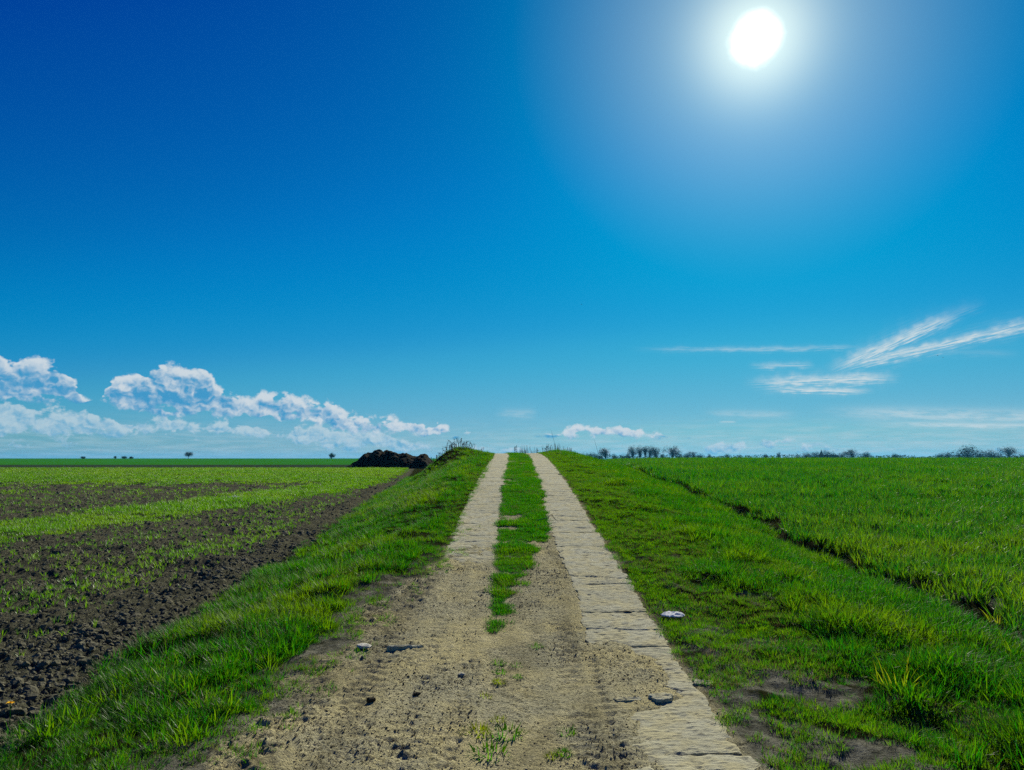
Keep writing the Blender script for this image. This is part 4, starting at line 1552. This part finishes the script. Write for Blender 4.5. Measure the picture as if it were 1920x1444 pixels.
def tuft_material(name, a, t):
    m, nt, out = new_mat(name)
    bl = attr(nt, 'bl')
    d = nt.nodes.new('ShaderNodeBsdfDiffuse')
    nt.links.new(mixc(nt, bl, a[0], a[1]), d.inputs[0])
    q = nt.nodes.new('ShaderNodeBsdfTranslucent')
    nt.links.new(mixc(nt, bl, t[0], t[1]), q.inputs[0])
    x = nt.nodes.new('ShaderNodeMixShader')
    x.inputs[0].default_value = .5
    nt.links.new(d.outputs[0], x.inputs[1])
    nt.links.new(q.outputs[0], x.inputs[2])
    nt.links.new(x.outputs[0], out.inputs[0])
    return m


M_TUFT = [tuft_material('tuft_green', ((.012, .075, .004), (.04, .12, .004)), ((.03, .22, .003), (.14, .32, .004))),
          tuft_material('tuft_yellow', ((.05, .12, .005), (.10, .14, .01)), ((.22, .36, .004), (.36, .40, .01)))]
for k, (px, py, sc, lab, tint) in enumerate((
        (895, 1375, 1.25, 'yellowish grass tuft on the dirt, left of two near the bottom', .8),
        (918, 1415, 1.5, 'bushy green grass tuft lowest in the middle of the track', .3),
        (948, 1380, 1.45, 'bushy green grass tuft right of the yellowish one', .3),
        (935, 1352, .75, 'small yellowish tuft just above the bushy green one', .8),
        (935, 1245, .85, 'compact dark green tuft, upper of two in the middle of the track', .2),
        (938, 1264, .85, 'compact dark green tuft, lower of two in the middle of the track', .2),
        (936, 1281, .7, 'light green tuft right under the two compact ones', .7),
        (968, 1250, .7, 'thin tuft right of the upper compact one', .2),
        (968, 1272, .65, 'thin tuft right of the lower compact one', .3),
        (1005, 1213, 1.0, 'low wide tuft between the middle strip and the right plates', .3),
        (908, 1308, .8, 'sparse tuft with long dry blades left of the middle', .6),
        (1062, 1375, .9, 'flat tuft alone in the right wheel track', .3),
        (1055, 1415, .75, 'spiky small tuft low in the right wheel track', .3),
        (1036, 1422, .7, 'yellow spiky tuft lowest beside the spiky green one', .8),
        (600, 1258, 1.0, 'green tuft alone left of the stones on the left track', .3),
        (512, 1300, 1.3, 'dark tuft at the left rim of the sandy track', .2),
        (585, 1235, .7, 'tiny tuft above the lone green one on the left track', .7),
        (470, 1205, .9, 'tuft creeping out of the left verge onto the dirt', .6))):
    tuft(px, py, sc, lab, P_SHORT, k, 1.0, .1, tint)


# big pale tussock in the right verge
def tussock(px, py, n, h, label, yellow):
    r = random.Random(int(px))
    V, F, B = blades(r, n, .14, h * .6, h, .0075, .62, .7)
    me = clump_mesh('tussock', (V, F, B), M_TUFT[1 if yellow else 0])
    o = bpy.data.objects.new('grass_tussock', me)
    COL.objects.link(o)
    x, y, z = at(px, py)
    o.location = (x, y, z)
    thing(o, label, 'grass tussock')


tussock(1688, 1288, 46, .34, 'pale yellow green tussock of broad blades in the near right verge', True)
tussock(1868, 1165, 26, .30, 'bright yellow green tussock at the furrow beside the wheat', True)

# dandelion at the left edge
x, y, z = at(16, 1372)
root = empty('dandelion', (x, y, z))
V, F = [], []
tube(V, F, [Vector((0, 0, -.02)), Vector((.004, 0, .09)), Vector((.0, 0, .17))], [.0028, .0026, .0024], 5)
add_obj('stalk', V, F, M_TUFT[0], root)
V, F = [], []
for lv, (L, up, n) in enumerate(((.024, .15, 22), (.019, .45, 18), (.012, .9, 14))):
    for k in range(n):
        a = 2 * math.pi * (k + .37 * lv) / n
        d = Vector((math.cos(a) * math.cos(up), math.sin(a) * math.cos(up), math.sin(up)))
        s = Vector((-math.sin(a), math.cos(a), 0)) * .0022
        b = Vector((0, 0, .17))
        o = len(V)
        V += [b - s * .6, b + s * .6, b + d * L + s, b + d * L - s]
        F.append((o, o + 1, o + 2, o + 3))
add_obj('flower_head', V, F, M_PETAL, root, smooth=False)
thing(root, 'yellow dandelion flower in the grass at the left edge', 'flower')

# dry twig in the middle strip
V, F = [], []
tube(V, F, [Vector((-.22, -.05, .04)), Vector((-.05, .0, .07)), Vector((.02, .02, .13))], [.008, .007, .003], 5)
tube(V, F, [Vector((.02, .02, .12)), Vector((.08, -.02, .05)), Vector((.13, -.05, .01))], [.006, .006, .003], 5)
tube(V, F, [Vector((.02, .0, .09)), Vector((.05, -.04, .16))], [.004, .002], 4)
o = add_obj('twig', V, F, M_TWIG)
x, y, z = at(1032, 980)
o.location = (x, y, z)
thing(o, 'forked dry twig at the right rim of the middle grass strip', 'twig')
V, F = [], []
tube(V, F, [Vector((-.05, .06, .004)), Vector((-.035, .0, .008)), Vector((.0, -.04, .005))], [.0035, .003, .002], 5)
o = add_obj('twig', V, F, M_TWIG)
x, y, z = at(764, 1182)
o.location = (x, y, z + .004)
thing(o, 'tiny curved straw on the sand behind the broken plate edge', 'twig')


# birds
def bird(px, py, D, span, rz, label):
    a, u = (px - 960.0) / FPX, (722.0 - py) / FPX
    k = D / math.sqrt(1 + a * a + u * u)
    p = Vector((a * k, (math.cos(PITCH) - u * math.sin(PITCH)) * k, CAM_Z + (math.sin(PITCH) + u * math.cos(PITCH)) * k))
    V, F = [], []
    L = span * .5
    tube(V, F, [Vector((0, -L * .55, 0)), Vector((0, -L * .35, .01)), Vector((0, 0, 0)), Vector((0, L * .35, 0)), Vector((0, L * .6, -.005))], [.005, L * .10, L * .15, L * .09, .006], 6)
    for s in (-1, 1):
        o = len(V)
        V += [Vector((0, -L * .25, .01)), Vector((0, L * .2, .01)), Vector((s * L * .55, L * .08, L * .30)), Vector((s * L * .5, -L * .32, L * .28)), Vector((s * L, L * .25, L * .12)), Vector((s * L * .8, -.02, L * .16)),
              Vector((0, -L * .25, -.01)), Vector((0, L * .2, -.01)), Vector((s * L * .55, L * .08, L * .28))]
        F += [(o, o + 1, o + 2, o + 3), (o + 3, o + 2, o + 4, o + 5), (o + 6, o + 7, o + 8)]
    b = add_obj('bird', V, F, M_BIRD)
    b.location = p
    b.rotation_euler = (0, 0, rz)
    thing(b, label, 'bird', 'birds far off in the sky')


bird(1090.5, 571, 150, .55, .3, 'single dark bird in the blue sky above the track')
bird(1758, 666.5, 260, .75, .8, 'higher of two tiny birds below the right hand contrails')
bird(1768, 670.5, 260, .65, .5, 'lower of two tiny birds below the right hand contrails')


# ------------------------------------------------------------------ the air over the plain
def build_haze():
    x0, x1, y0, y1, z0, z1 = -5600, 5600, -60, 5600, -8.0, 24.0
    v = [(x0, y0, z0), (x1, y0, z0), (x1, y1, z0), (x0, y1, z0), (x0, y0, z1), (x1, y0, z1), (x1, y1, z1), (x0, y1, z1)]
    f = [(0, 1, 5, 4), (1, 2, 6, 5), (2, 3, 7, 6), (3, 0, 4, 7), (4, 5, 6, 7), (3, 2, 1, 0)]
    m, nt, out = new_mat('haze')
    p = nt.nodes.new('ShaderNodeVolumePrincipled')
    p.inputs['Color'].default_value = (.10, .55, 1.0, 1)
    p.inputs['Density'].default_value = .00010
    p.inputs['Anisotropy'].default_value = .2
    nt.links.new(p.outputs[0], out.inputs['Volume'])
    o = add_obj('haze', v, f, m, smooth=False)
    o['kind'] = 'stuff'
    o['label'], o['category'] = 'thin blue haze in the air over the plain', 'haze'


build_haze()
